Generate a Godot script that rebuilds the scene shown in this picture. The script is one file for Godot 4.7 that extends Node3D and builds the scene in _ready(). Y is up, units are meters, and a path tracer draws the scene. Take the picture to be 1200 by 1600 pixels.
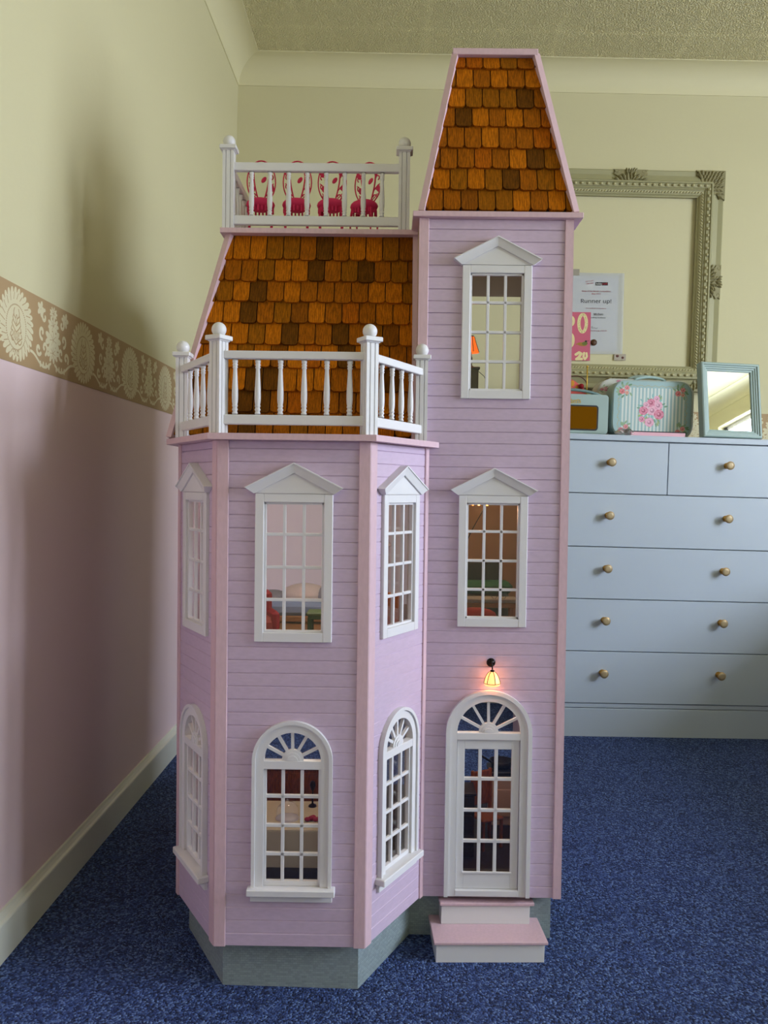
extends Node3D

# ---------------------------------------------------------------- mesh builder
class MB:
	var st := SurfaceTool.new()
	var xf := Transform3D.IDENTITY
	var n := 0
	func _init(smooth := false):
		st.begin(Mesh.PRIMITIVE_TRIANGLES)
		st.set_smooth_group(1 if smooth else -1)
	func smooth(on: bool): st.set_smooth_group(1 if on else -1)
	func tri(a: Vector3, b: Vector3, c: Vector3):   # counter-clockwise seen from outside
		st.add_vertex(xf * a); st.add_vertex(xf * c); st.add_vertex(xf * b); n += 1
	func quad(a: Vector3, b: Vector3, c: Vector3, d: Vector3):
		tri(a, b, c); tri(a, c, d)
	func oquad(a: Vector3, b: Vector3, c: Vector3, d: Vector3, ctr: Vector3):
		var nn := (b - a).cross(c - a) + (c - a).cross(d - a)
		if nn.dot((a + b + c + d) * 0.25 - ctr) < 0.0: quad(a, d, c, b)
		else: quad(a, b, c, d)
	func otri(a: Vector3, b: Vector3, c: Vector3, ctr: Vector3):
		if (b - a).cross(c - a).dot((a + b + c) / 3.0 - ctr) < 0.0: tri(a, c, b)
		else: tri(a, b, c)
	func uvquad(a: Vector3, b: Vector3, c: Vector3, d: Vector3, r := Rect2(0, 0, 1, 1)):
		var u := [Vector2(r.position.x, r.end.y), r.end, Vector2(r.end.x, r.position.y), r.position]
		var p := [a, b, c, d]
		for k in [0, 2, 1, 0, 3, 2]:
			st.set_uv(u[k]); st.add_vertex(xf * p[k])
	func box(c: Vector3, s: Vector3, bev := 0.0):
		var h := s * 0.5
		bev = minf(bev, minf(h.x, minf(h.y, h.z)) * 0.9)
		for ax in 3:
			var b := (ax + 1) % 3
			var d := (ax + 2) % 3
			for sg in [-1.0, 1.0]:
				var q := []
				for k in [[-1, -1], [1, -1], [1, 1], [-1, 1]]:
					var v := Vector3.ZERO
					v[ax] = sg * h[ax]; v[b] = k[0] * (h[b] - bev); v[d] = k[1] * (h[d] - bev)
					q.append(c + v)
				oquad(q[0], q[1], q[2], q[3], c)
		if bev <= 0.0: return
		for ax in 3:
			var b := (ax + 1) % 3
			var d := (ax + 2) % 3
			for sb in [-1.0, 1.0]:
				for sd in [-1.0, 1.0]:
					var q := []
					for k in [[-1.0, 0], [1.0, 0], [1.0, 1], [-1.0, 1]]:
						var v := Vector3.ZERO
						v[ax] = k[0] * (h[ax] - bev)
						v[b] = sb * (h[b] - (bev if k[1] == 1 else 0.0))
						v[d] = sd * (h[d] - (0.0 if k[1] == 1 else bev))
						q.append(c + v)
					oquad(q[0], q[1], q[2], q[3], c)
		for sx in [-1.0, 1.0]:
			for sy in [-1.0, 1.0]:
				for sz in [-1.0, 1.0]:
					var sgn := Vector3(sx, sy, sz)
					otri(c + sgn * Vector3(h.x, h.y - bev, h.z - bev), c + sgn * Vector3(h.x - bev, h.y, h.z - bev), c + sgn * Vector3(h.x - bev, h.y - bev, h.z), c)
	func span(a: Vector3, b: Vector3, bev := 0.0): box((a + b) * 0.5, (b - a).abs(), bev)
	func lathe(prof: Array, seg := 16):
		for i in prof.size() - 1:
			var p: Vector2 = prof[i]
			var q: Vector2 = prof[i + 1]
			for j in seg:
				var t0 := TAU * j / seg
				var t1 := TAU * ((j + 1) % seg) / seg
				var a := Vector3(p.x * cos(t0), p.y, -p.x * sin(t0))
				var b := Vector3(p.x * cos(t1), p.y, -p.x * sin(t1))
				var c := Vector3(q.x * cos(t1), q.y, -q.x * sin(t1))
				var d := Vector3(q.x * cos(t0), q.y, -q.x * sin(t0))
				if p.x > 1e-7: tri(a, b, c)
				if q.x > 1e-7: tri(a, c, d)
	func ball(c: Vector3, r: Vector3, seg := 14, rings := 8):
		var keep := xf
		xf = xf * Transform3D(Basis.from_scale(r), c)
		var prof := []
		for i in rings + 1:
			var t := -PI / 2 + PI * i / rings
			prof.append(Vector2(maxf(cos(t), 0.0) if i > 0 and i < rings else 0.0, sin(t)))
		lathe(prof, seg)
		xf = keep
	func tube(path: Array, r, seg := 8):
		var m := path.size()
		var rings := []
		var nrm := Vector3.ZERO
		for i in m:
			var t: Vector3 = (path[mini(i + 1, m - 1)] - path[maxi(i - 1, 0)]).normalized()
			if nrm == Vector3.ZERO:
				nrm = t.cross(Vector3.UP if absf(t.y) < 0.9 else Vector3.RIGHT).normalized()
			nrm = (nrm - t * nrm.dot(t)).normalized()
			var bb := t.cross(nrm)
			var rad: float = r[i] if r is Array else r
			var ring := []
			for j in seg:
				var a := TAU * j / seg
				ring.append(path[i] + (nrm * cos(a) + bb * sin(a)) * rad)
			rings.append(ring)
		for i in m - 1:
			for j in seg:
				var k := (j + 1) % seg
				quad(rings[i][j], rings[i][k], rings[i + 1][k], rings[i + 1][j])
		for j in seg:
			var k := (j + 1) % seg
			tri(path[0], rings[0][k], rings[0][j])
			tri(path[m - 1], rings[m - 1][j], rings[m - 1][k])
	func prism(poly: PackedVector2Array, zb: float, zf: float, y0 := 0.0, k := 0.0):   # front z = zf + k * (y - y0)
		var area := 0.0
		for i in poly.size():
			area += poly[i].cross(poly[(i + 1) % poly.size()])
		if area < 0.0: poly.reverse()
		var ix := Geometry2D.triangulate_polygon(poly)
		for i in range(0, ix.size(), 3):
			var a := poly[ix[i]]
			var b := poly[ix[i + 1]]
			var c := poly[ix[i + 2]]
			if (b - a).cross(c - a) < 0.0:
				var s := b
				b = c; c = s
			tri(Vector3(a.x, a.y, zf + k * (a.y - y0)), Vector3(b.x, b.y, zf + k * (b.y - y0)), Vector3(c.x, c.y, zf + k * (c.y - y0)))
			tri(Vector3(a.x, a.y, zb), Vector3(c.x, c.y, zb), Vector3(b.x, b.y, zb))
		for i in poly.size():
			var a := poly[i]
			var b := poly[(i + 1) % poly.size()]
			quad(Vector3(a.x, a.y, zb), Vector3(b.x, b.y, zb), Vector3(b.x, b.y, zf + k * (b.y - y0)), Vector3(a.x, a.y, zf + k * (a.y - y0)))
	func slab(poly: Array, y0: float, y1: float):   # plan polygon of (x, z), raised from y0 to y1
		var keep := xf
		xf = xf * Transform3D(Basis(Vector3(1, 0, 0), Vector3(0, 0, -1), Vector3(0, 1, 0)), Vector3.ZERO)
		var p := PackedVector2Array()
		for v in poly: p.append(Vector2(v.x, -v.y))
		prism(p, y0, y1)
		xf = keep
	func hull8(p: Array):   # eight corners: bottom ring of four, then top ring of four
		var c := Vector3.ZERO
		for v in p: c += v / 8.0
		oquad(p[0], p[1], p[2], p[3], c); oquad(p[4], p[5], p[6], p[7], c)
		for i in 4:
			var j := (i + 1) % 4
			oquad(p[i], p[j], p[j + 4], p[i + 4], c)
	func bar(a: Vector3, b: Vector3, w: float, d: float, outward: Vector3):   # a square bar from a to b, w across, d deep along outward
		var t := (b - a).normalized()
		var o := (outward - t * outward.dot(t)).normalized()
		var s := t.cross(o).normalized() * w * 0.5
		hull8([a - s, a + s, a + s + o * d, a - s + o * d, b - s, b + s, b + s + o * d, b - s + o * d])

# ---------------------------------------------------------------- scene helpers
var taken := {}
var M := {}
var rng := RandomNumberGenerator.new()

func numbered(called: String, parent: Node) -> String:
	var key := str(parent.get_instance_id()) + called
	taken[key] = taken.get(key, -1) + 1
	return called if taken[key] == 0 else "%s_%03d" % [called, taken[key]]

func obj(called: String, mb: MB, mat: Material, parent: Node = self, xf := Transform3D.IDENTITY) -> MeshInstance3D:
	mb.st.generate_normals()
	var o := MeshInstance3D.new()
	o.mesh = mb.st.commit()
	o.material_override = mat
	o.name = numbered(called, parent)
	o.transform = xf
	o.cast_shadow = GeometryInstance3D.SHADOW_CASTING_SETTING_ON
	parent.add_child(o, true)
	return o

func tag(o: Node, label: String, category: String, group := ""):
	o.set_meta("label", label); o.set_meta("category", category)
	if group != "": o.set_meta("group", group)

func thing(called: String, label: String, category: String, xf: Transform3D, group := "") -> Node3D:
	var o := Node3D.new()
	o.name = numbered(called, self)
	o.transform = xf
	add_child(o, true)
	tag(o, label, category, group)
	return o

func struct_obj(called: String, mb: MB, mat: Material) -> MeshInstance3D:
	var o := obj(called, mb, mat)
	o.set_meta("kind", "structure")
	return o

func copy(o: Node3D, xf: Transform3D, parent: Node = self) -> Node3D:
	var c: Node3D = o.duplicate()
	var base: String = o.name
	var re := RegEx.create_from_string("_[0-9]{3}$")
	c.name = numbered(re.sub(base, ""), parent)
	c.transform = xf
	parent.add_child(c, true)
	return c

func text_part(called: String, words: String, height: float, mat: Material, parent: Node, pos: Vector3, wide := 0.0, fnt := "Droid Sans", rot := 0.0):
	var t := TextMesh.new()
	var f := SystemFont.new()
	f.font_names = PackedStringArray([fnt])
	t.font = f; t.text = words; t.font_size = 48; t.pixel_size = height / 34.0; t.depth = 0.0004
	t.curve_step = 1.0
	var o := MeshInstance3D.new()
	o.mesh = t; o.material_override = mat; o.name = numbered(called, parent)
	o.position = pos; o.rotation.z = rot
	if wide > 0.0:
		var w := t.get_aabb().size.x
		if w > 0.0: o.scale.x = wide / w
	parent.add_child(o, true)

# ---------------------------------------------------------------- materials
func mat(c: Color, rough := 0.6, metal := 0.0) -> StandardMaterial3D:
	var m := StandardMaterial3D.new()
	m.albedo_color = c; m.roughness = rough; m.metallic = metal
	return m

func noise(seed_: int, freq: float, kind := FastNoiseLite.TYPE_SIMPLEX_SMOOTH, oct := 3) -> FastNoiseLite:
	var f := FastNoiseLite.new()
	f.seed = seed_; f.frequency = freq; f.noise_type = kind; f.fractal_octaves = oct
	return f

func noise_tex(f: FastNoiseLite, c0: Color, c1: Color, size := 512, lo := 0.0, hi := 1.0) -> NoiseTexture2D:
	var t := NoiseTexture2D.new()
	t.width = size; t.height = size; t.seamless = true; t.noise = f
	var g := Gradient.new()
	g.offsets = PackedFloat32Array([lo, hi]); g.colors = PackedColorArray([c0, c1])
	t.color_ramp = g
	return t

func relief(m: StandardMaterial3D, f: FastNoiseLite, depth: float, scale: Vector3, world := true, size := 512):
	m.heightmap_enabled = true
	m.heightmap_texture = noise_tex(f, Color.BLACK, Color.WHITE, size)
	m.heightmap_scale = depth
	m.uv1_triplanar = true; m.uv1_world_triplanar = world; m.uv1_scale = scale

func grainy(c: Color, f: FastNoiseLite, amount: float, scale: Vector3, rough := 0.6, world := true, depth := 0.0) -> StandardMaterial3D:
	var m := mat(Color.WHITE, rough)
	var d := Color(c.r * (1 - amount), c.g * (1 - amount), c.b * (1 - amount))
	m.albedo_texture = noise_tex(f, d, c, 512, 0.2, 0.8)
	m.uv1_triplanar = true; m.uv1_world_triplanar = world; m.uv1_scale = scale
	if depth > 0.0:
		m.heightmap_enabled = true; m.heightmap_texture = noise_tex(f, Color.BLACK, Color.WHITE); m.heightmap_scale = depth
	return m

func make_materials():
	M.lilac = grainy(Color(0.795, 0.705, 0.795), noise(3, 0.02), 0.03, Vector3(5, 14, 5), 0.5, true)
	M.pink = grainy(Color(0.845, 0.715, 0.755), noise(4, 0.02), 0.03, Vector3(14, 5, 14), 0.5, true)
	M.white = mat(Color(0.875, 0.865, 0.875), 0.42)
	M.pane = mat(Color(0.06, 0.07, 0.07, 0.04), 0.03)
	M.pane.transparency = BaseMaterial3D.TRANSPARENCY_ALPHA
	M.wood = []
	var tones := [Color(0.80, 0.445, 0.03), Color(0.70, 0.385, 0.03), Color(0.60, 0.33, 0.03), Color(0.82, 0.46, 0.04), Color(0.65, 0.38, 0.03), Color(0.45, 0.26, 0.03), Color(0.76, 0.395, 0.03)]
	for i in tones.size():
		M.wood.append(grainy(tones[i], noise(20 + i, 0.03, FastNoiseLite.TYPE_SIMPLEX_SMOOTH, 4), 0.38, Vector3(26, 2.6, 26), 0.7, true, 0.02))
		M.wood[i].metallic_specular = 0.2
	M.roof_board = mat(Color(0.16, 0.075, 0.02), 0.8)
	M.brick = brick_paper()
	M.carpet = carpet()
	M.cream = mat(Color(0.815, 0.785, 0.635), 0.75)
	relief(M.cream, noise(7, 0.02), 0.015, Vector3(4, 4, 4))
	M.cove = mat(Color(0.86, 0.83, 0.68), 0.7)
	M.blush = mat(Color(0.90, 0.80, 0.80), 0.75)
	M.ceiling = mat(Color(0.96, 0.92, 0.73), 0.85)
	relief(M.ceiling, noise(8, 0.05, FastNoiseLite.TYPE_SIMPLEX, 2), 1.0, Vector3(2.2, 2.2, 2.2), true, 1024)
	M.skirting = mat(Color(0.86, 0.86, 0.80), 0.4)
	M.border = mat(Color.WHITE, 0.7)
	M.border.albedo_texture = ImageTexture.create_from_image(border_image())
	M.chest = mat(Color(0.71, 0.75, 0.795), 0.4)
	M.brass = mat(Color(0.80, 0.60, 0.28), 0.3, 0.9)
	M.knob_face = mat(Color(0.66, 0.58, 0.44), 0.45, 0.3)
	M.duckegg = mat(Color(0.60, 0.675, 0.655), 0.5)
	M.gilt = mat(Color(0.56, 0.53, 0.38), 0.45, 0.1)
	M.gilt_pale = mat(Color(0.73, 0.70, 0.54), 0.4, 0.1)
	M.gilt_flat = mat(Color(0.63, 0.61, 0.46), 0.5, 0.05)
	M.mirror = mat(Color(0.93, 0.94, 0.93), 0.02, 1.0)
	M.paper = mat(Color(0.86, 0.86, 0.88), 0.6)
	M.ink = mat(Color(0.06, 0.06, 0.07), 0.7)
	M.ink_red = mat(Color(0.55, 0.12, 0.18), 0.7)
	M.ink_white = mat(Color(0.9, 0.9, 0.9), 0.7)
	M.sleeve = mat(Color(0.85, 0.86, 0.88, 0.35), 0.15)
	M.sleeve.transparency = BaseMaterial3D.TRANSPARENCY_ALPHA
	M.tape = mat(Color(0.60, 0.57, 0.52), 0.6)
	M.brown = mat(Color(0.36, 0.17, 0.05), 0.6)
	M.grille = grainy(Color(0.52, 0.33, 0.02), noise(31, 0.2), 0.3, Vector3(12, 12, 12), 0.8)
	M.grille.metallic_specular = 0.1
	M.gold = mat(Color(0.82, 0.66, 0.22), 0.35, 0.4)
	M.magenta = mat(Color(0.86, 0.10, 0.36), 0.4)
	M.magenta_cloth = grainy(Color(0.97, 0.22, 0.47), noise(33, 0.1), 0.15, Vector3(20, 20, 20), 0.8)
	M.black = mat(Color(0.02, 0.02, 0.025), 0.5)
	M.iron = mat(Color(0.10, 0.06, 0.035), 0.4, 0.6)
	M.red = mat(Color(0.72, 0.08, 0.10), 0.8)
	M.crimson = mat(Color(0.66, 0.08, 0.18), 0.7)
	M.rust = mat(Color(0.64, 0.26, 0.22), 0.8)
	M.green = mat(Color(0.07, 0.42, 0.29), 0.8)
	M.leaf_green = mat(Color(0.12, 0.32, 0.10), 0.5)
	M.pillow = mat(Color(0.90, 0.89, 0.86), 0.9)
	M.greycloth = mat(Color(0.60, 0.63, 0.68), 0.9)
	M.bluecloth = mat(Color(0.58, 0.70, 0.84), 0.9)
	M.pine = grainy(Color(0.70, 0.52, 0.30), noise(35, 0.03), 0.2, Vector3(3, 30, 30), 0.6)
	M.darkwood = grainy(Color(0.17, 0.08, 0.05), noise(36, 0.03), 0.3, Vector3(20, 3, 20), 0.5)
	M.orangewood = grainy(Color(0.64, 0.33, 0.06), noise(37, 0.03), 0.3, Vector3(20, 3, 20), 0.5)
	M.plaster = mat(Color(0.74, 0.62, 0.52), 0.8)
	M.linen = mat(Color(0.78, 0.74, 0.62), 0.9)
	M.silver = mat(Color(0.88, 0.88, 0.88), 0.25, 0.2)
	M.glass = mat(Color(0.95, 0.97, 0.97, 0.16), 0.03)
	M.glass.transparency = BaseMaterial3D.TRANSPARENCY_ALPHA
	M.yellow = mat(Color(0.72, 0.42, 0.03), 0.6)
	M.blackout = mat(Color(0.62, 0.60, 0.52), 0.8)

func brick_paper() -> StandardMaterial3D:
	var w := 256
	var img := Image.create(w, w, false, Image.FORMAT_RGB8)
	var hgt := Image.create(w, w, false, Image.FORMAT_RGB8)
	var r := RandomNumberGenerator.new()
	r.seed = 5
	img.fill(Color(0.505, 0.555, 0.565)); hgt.fill(Color(0.2, 0.2, 0.2))
	for row in 16:
		for col in 9:
			var v := r.randf_range(-0.035, 0.035)
			var x := col * 32 + (16 if row % 2 else 0) - 16
			img.fill_rect(Rect2i(x + 1, row * 16 + 1, 30, 14), Color(0.55 + v, 0.60 + v, 0.61 + v))
			hgt.fill_rect(Rect2i(x + 1, row * 16 + 1, 30, 14), Color.WHITE)
	var m := mat(Color.WHITE, 0.7)
	m.albedo_texture = ImageTexture.create_from_image(img)
	m.uv1_triplanar = true; m.uv1_scale = Vector3(17, 17, 17)
	m.uv1_triplanar_sharpness = 8.0
	m.heightmap_enabled = true; m.heightmap_texture = ImageTexture.create_from_image(hgt); m.heightmap_scale = 0.05
	return m

func carpet() -> StandardMaterial3D:
	var f := noise(11, 0.09, FastNoiseLite.TYPE_CELLULAR, 1)
	f.cellular_return_type = FastNoiseLite.RETURN_CELL_VALUE
	f.fractal_type = FastNoiseLite.FRACTAL_NONE
	f.cellular_jitter = 1.0
	var m := mat(Color.WHITE, 0.95)
	var t := NoiseTexture2D.new()
	t.width = 1024; t.height = 1024; t.seamless = true; t.noise = f
	var g := Gradient.new()
	g.offsets = PackedFloat32Array([0.0, 0.35, 0.7, 1.0])
	g.colors = PackedColorArray([Color(0.06, 0.11, 0.26), Color(0.14, 0.22, 0.42), Color(0.24, 0.33, 0.56), Color(0.42, 0.52, 0.72)])
	t.color_ramp = g
	m.albedo_texture = t
	m.uv1_triplanar = true; m.uv1_world_triplanar = true; m.uv1_scale = Vector3(3.2, 3.2, 3.2)
	var f2 := noise(11, 0.09, FastNoiseLite.TYPE_CELLULAR, 1)
	f2.fractal_type = FastNoiseLite.FRACTAL_NONE
	f2.cellular_jitter = 1.0
	f2.cellular_return_type = FastNoiseLite.RETURN_DISTANCE
	m.heightmap_enabled = true
	m.heightmap_texture = noise_tex(f2, Color.WHITE, Color.BLACK, 1024)
	m.heightmap_scale = 0.4
	return m

# ---------------------------------------------------------------- painted print
func disc(img: Image, x: float, y: float, rx: float, ry: float, c: Color, rot := 0.0, wrap := false):
	var rr := maxf(rx, ry)
	var ca := cos(rot)
	var sa := sin(rot)
	for py in range(int(y - rr), int(y + rr) + 2):
		if py < 0 or py >= img.get_height(): continue
		for px in range(int(x - rr), int(x + rr) + 2):
			var qx := px
			if wrap: qx = posmod(px, img.get_width())
			elif px < 0 or px >= img.get_width(): continue
			var dx := px + 0.5 - x
			var dy := py + 0.5 - y
			var u := (dx * ca + dy * sa) / rx
			var v := (-dx * sa + dy * ca) / ry
			if u * u + v * v <= 1.0: img.set_pixel(qx, py, c)

func stroke(img: Image, pts: Array, w: float, c: Color, wrap := true):
	for i in pts.size() - 1:
		var a: Vector2 = pts[i]
		var b: Vector2 = pts[i + 1]
		var k := maxi(1, int(a.distance_to(b) / maxf(w * 0.5, 1.0)))
		for j in k + 1:
			var p := a.lerp(b, float(j) / k)
			disc(img, p.x, p.y, w, w, c, 0.0, wrap)

func spiral(x: float, y: float, r: float, a0: float, turn: float) -> Array:
	var out := []
	for i in 15:
		var t := i / 14.0
		var a := a0 + turn * t
		out.append(Vector2(x + cos(a) * r * (1.0 - 0.75 * t), y + sin(a) * r * (1.0 - 0.75 * t)))
	return out

func border_image() -> Image:
	var w := 640
	var h := 280
	var img := Image.create(w, h, false, Image.FORMAT_RGB8)
	var tan_ := Color(0.68, 0.565, 0.41)
	var pale := Color(0.84, 0.80, 0.66)
	img.fill(tan_)
	var cx := 320.0
	var cy := 140.0
	# large medallion: scalloped rim of leaves, band, inner palmette
	for i in 30:
		var a := TAU * i / 30.0
		disc(img, cx + cos(a) * 122, cy + sin(a) * 114, 19, 10, pale, a + 0.35)
	disc(img, cx, cy, 120, 114, pale)
	for i in 24:
		var a := TAU * i / 24.0
		stroke(img, [Vector2(cx + cos(a) * 90, cy + sin(a) * 90), Vector2(cx + cos(a + 0.1) * 120, cy + sin(a + 0.1) * 112)], 1.6, tan_)
	for i in 60:
		var a := TAU * i / 60.0
		disc(img, cx + cos(a) * 78, cy + 10 + sin(a) * 80, 3, 3, tan_)
	for s in [-1.0, 1.0]:
		for k in 5:
			var y0 := cy + 66 - k * 22.0
			stroke(img, [Vector2(cx, y0 + 6), Vector2(cx + s * 20, y0 - 8), Vector2(cx + s * (46 - k * 6), y0 - 22), Vector2(cx + s * (40 - k * 6), y0 - 34)], 2.4, tan_)
		stroke(img, spiral(cx + s * 24, cy + 54, 20, 0.0, s * 5.0), 2.2, tan_)
		stroke(img, spiral(cx + s * 17, cy + 98, 13, 1.0, s * 5.0), 2.0, tan_)
	disc(img, cx, cy - 18, 7, 18, tan_)
	disc(img, cx, cy - 18, 4, 13, pale)
	for k in 5:
		disc(img, cx + (k - 2) * 12, cy + 44 - absf(k - 2) * 4, 4.5, 17, tan_, (k - 2) * 0.25)
		disc(img, cx + (k - 2) * 12, cy + 46 - absf(k - 2) * 4, 2.8, 13, pale, (k - 2) * 0.25)
	# smaller floral between the medallions (centred on the seam)
	for p in [[0, 36, 28], [0, 84, 40], [0, 140, 58], [0, 192, 44]]:
		for k in 9:
			var a := TAU * k / 9.0
			disc(img, p[0] + cos(a) * p[2] * 0.9, p[1] + sin(a) * p[2] * 0.56, p[2] * 0.40, p[2] * 0.21, pale, a, true)
		disc(img, p[0], p[1], p[2] * 0.80, p[2] * 0.52, pale, 0.0, true)
		for k in 7:
			var a := TAU * k / 7.0 + 0.3
			stroke(img, [Vector2(p[0], p[1]), Vector2(p[0] + cos(a) * p[2] * 0.55, p[1] + sin(a) * p[2] * 0.5)], 1.1, tan_)
	for s in [-1.0, 1.0]:
		stroke(img, spiral(s * 84, 66, 26, -1.5, s * 5.0), 7.0, pale)
		stroke(img, spiral(s * 104, 128, 26, 1.5, -s * 5.0), 7.0, pale)
		stroke(img, spiral(s * 132, 196, 24, 0.6, -s * 5.0), 7.0, pale)
		stroke(img, spiral(s * 78, 184, 26, 1.2, s * 5.0), 7.0, pale)
		for k in 5:
			disc(img, s * 118 + cos(k * 1.257) * 17, 42 + sin(k * 1.257) * 17, 15, 10, pale, k * 1.257, true)
		var arc := []
		for k in 13:
			var t := k / 12.0
			arc.append(Vector2(s * (20 + 180 * t), 236 + 22 * sin(t * PI * 1.5)))
		stroke(img, arc, 5.5, pale)
		for k in 4: disc(img, s * (36 + 26 * k), 250, 7, 13, pale, 0.0, true)
	return img

func rose(img: Image, x: float, y: float, r: float, c: Color):
	disc(img, x, y, r, r * 0.95, c)
	for k in 5:
		var a := k * 1.257
		disc(img, x + cos(a) * r * 0.55, y + sin(a) * r * 0.55, r * 0.48, r * 0.36, c.lightened(0.25), a)
	disc(img, x, y, r * 0.45, r * 0.45, c.darkened(0.15))
	disc(img, x - r * 0.12, y - r * 0.12, r * 0.22, r * 0.22, c.lightened(0.35))

func spray(img: Image, x: float, y: float, s: float, reds: bool):
	for k in 14:
		var a := rng.randf() * TAU
		var d := rng.randf_range(0.5, 1.25) * s
		disc(img, x + cos(a) * d, y + sin(a) * d, s * 0.34, s * 0.15, Color(0.42, 0.56, 0.42) if k % 2 else Color(0.55, 0.66, 0.52), a + 0.4)
	rose(img, x - s * 0.45, y + s * 0.25, s * 0.46, Color(0.80, 0.34, 0.36) if reds else Color(0.80, 0.42, 0.52))
	rose(img, x + s * 0.35, y - s * 0.35, s * 0.40, Color(0.82, 0.42, 0.44) if reds else Color(0.86, 0.58, 0.66))
	rose(img, x + s * 0.35, y + s * 0.45, s * 0.32, Color(0.84, 0.52, 0.44) if reds else Color(0.80, 0.40, 0.52))

func case_image() -> Image:
	var w := 560
	var h := 392
	var img := Image.create(w, h, false, Image.FORMAT_RGB8)
	var blue := Color(0.60, 0.71, 0.72)
	img.fill(blue)
	for k in 18:
		img.fill_rect(Rect2i(58 + k * 26, 44, 13, h - 60), Color(0.83, 0.85, 0.82))
	for k in 44:
		disc(img, 52 + k * 10.6, 30 + sin(k * 1.3) * 4, 5, 3, Color(0.66, 0.66, 0.52), k * 0.7)
	for k in 30:
		for s in [34, w - 34]:
			disc(img, s + sin(k * 1.3) * 5, 44 + k * 11.5, 3, 5, Color(0.66, 0.66, 0.50), k * 0.7)
			if k % 2: disc(img, s + cos(k * 2.1) * 8, 44 + k * 11.5, 3, 3, Color(0.78, 0.66, 0.40))
	for p in [[76, 62], [w - 76, 66], [76, h - 50], [w - 70, h - 46]]: spray(img, p[0], p[1], 44, true)
	for k in 60:
		var a := rng.randf() * TAU
		var d := sqrt(rng.randf())
		disc(img, 280 + cos(a) * d * 100, 200 + sin(a) * d * 118, 15, 6, [Color(0.45, 0.60, 0.50), Color(0.52, 0.70, 0.70), Color(0.62, 0.68, 0.46)][k % 3], a)
	for p in [[270, 150, 30], [322, 168, 32], [280, 205, 36], [330, 232, 36], [216, 208, 32], [206, 270, 22], [262, 290, 34], [310, 120, 22], [235, 165, 22]]:
		rose(img, p[0], p[1], p[2], [Color(0.80, 0.38, 0.50), Color(0.86, 0.58, 0.68), Color(0.83, 0.46, 0.58)][int(p[0]) % 3])
	return img

func floral_image() -> Image:
	var img := Image.create(256, 256, false, Image.FORMAT_RGB8)
	img.fill(Color(0.82, 0.82, 0.79))
	for k in 18:
		spray(img, rng.randf() * 256, rng.randf() * 256, 13, false)
	return img

func card_image() -> Image:
	var w := 192
	var h := 480
	var img := Image.create(w, h, false, Image.FORMAT_RGB8)
	img.fill(Color(0.78, 0.36, 0.46))
	var cream := Color(0.88, 0.82, 0.60)
	for k in 44:
		var a := TAU * k / 44.0
		disc(img, 118 + cos(a) * 34, 110 + sin(a) * 86, 15, 15, cream)
	for k in 40:
		var a := rng.randf() * TAU
		disc(img, 118 + cos(a) * (34 + rng.randf_range(-8, 8)), 110 + sin(a) * (86 + rng.randf_range(-8, 8)), 2.5, 2.5, Color(0.45, 0.42, 0.2))
	for k in 30:
		var a := TAU * k / 30.0
		disc(img, 14 + cos(a) * 22, 90 + sin(a) * 40, 12, 12, cream)
		disc(img, 10 + cos(a) * 26, 280 + sin(a) * 60, 14, 14, cream)
	disc(img, 118, 318, 44, 19, Color(0.62, 0.45, 0.14), 0.1)
	disc(img, 142, 310, 26, 18, Color(0.40, 0.42, 0.14), -0.2)
	disc(img, 152, 288, 10, 9, Color(0.10, 0.12, 0.10))
	stroke(img, [Vector2(160, 286), Vector2(178, 284)], 2.0, Color(0.1, 0.1, 0.1), false)
	stroke(img, [Vector2(64, 318), Vector2(84, 318)], 5.0, Color(0.62, 0.45, 0.14), false)
	stroke(img, [Vector2(64, 420), Vector2(92, 400), Vector2(112, 412), Vector2(92, 446), Vector2(70, 466), Vector2(116, 464)], 13.0, cream, false)
	stroke(img, [Vector2(138, 404), Vector2(132, 440), Vector2(146, 466), Vector2(164, 440), Vector2(160, 406)], 10.0, cream, false)
	return img

# ---------------------------------------------------------------- the dolls' house
const DEG60 := PI / 3
var HX: Transform3D     # the house's own frame in the room
const XB1 := -0.4307
const XB2 := -0.3289
const XB3 := -0.0966
const ZB := 0.1691
const YS := 0.0838

func arc_pts(cx: float, cy: float, r: float, a0: float, a1: float, k: int) -> Array:
	var out := []
	for i in k + 1:
		var a := lerpf(a0, a1, float(i) / k)
		out.append(Vector2(cx + cos(a) * r, cy + sin(a) * r))
	return out

func arch_outline(hw: float, y0: float, ys: float, r: float) -> Array:
	var out := [Vector2(hw, y0)]
	out.append_array(arc_pts(0, ys, r, 0, PI, 28))
	out.append(Vector2(-hw, y0))
	return out

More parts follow.
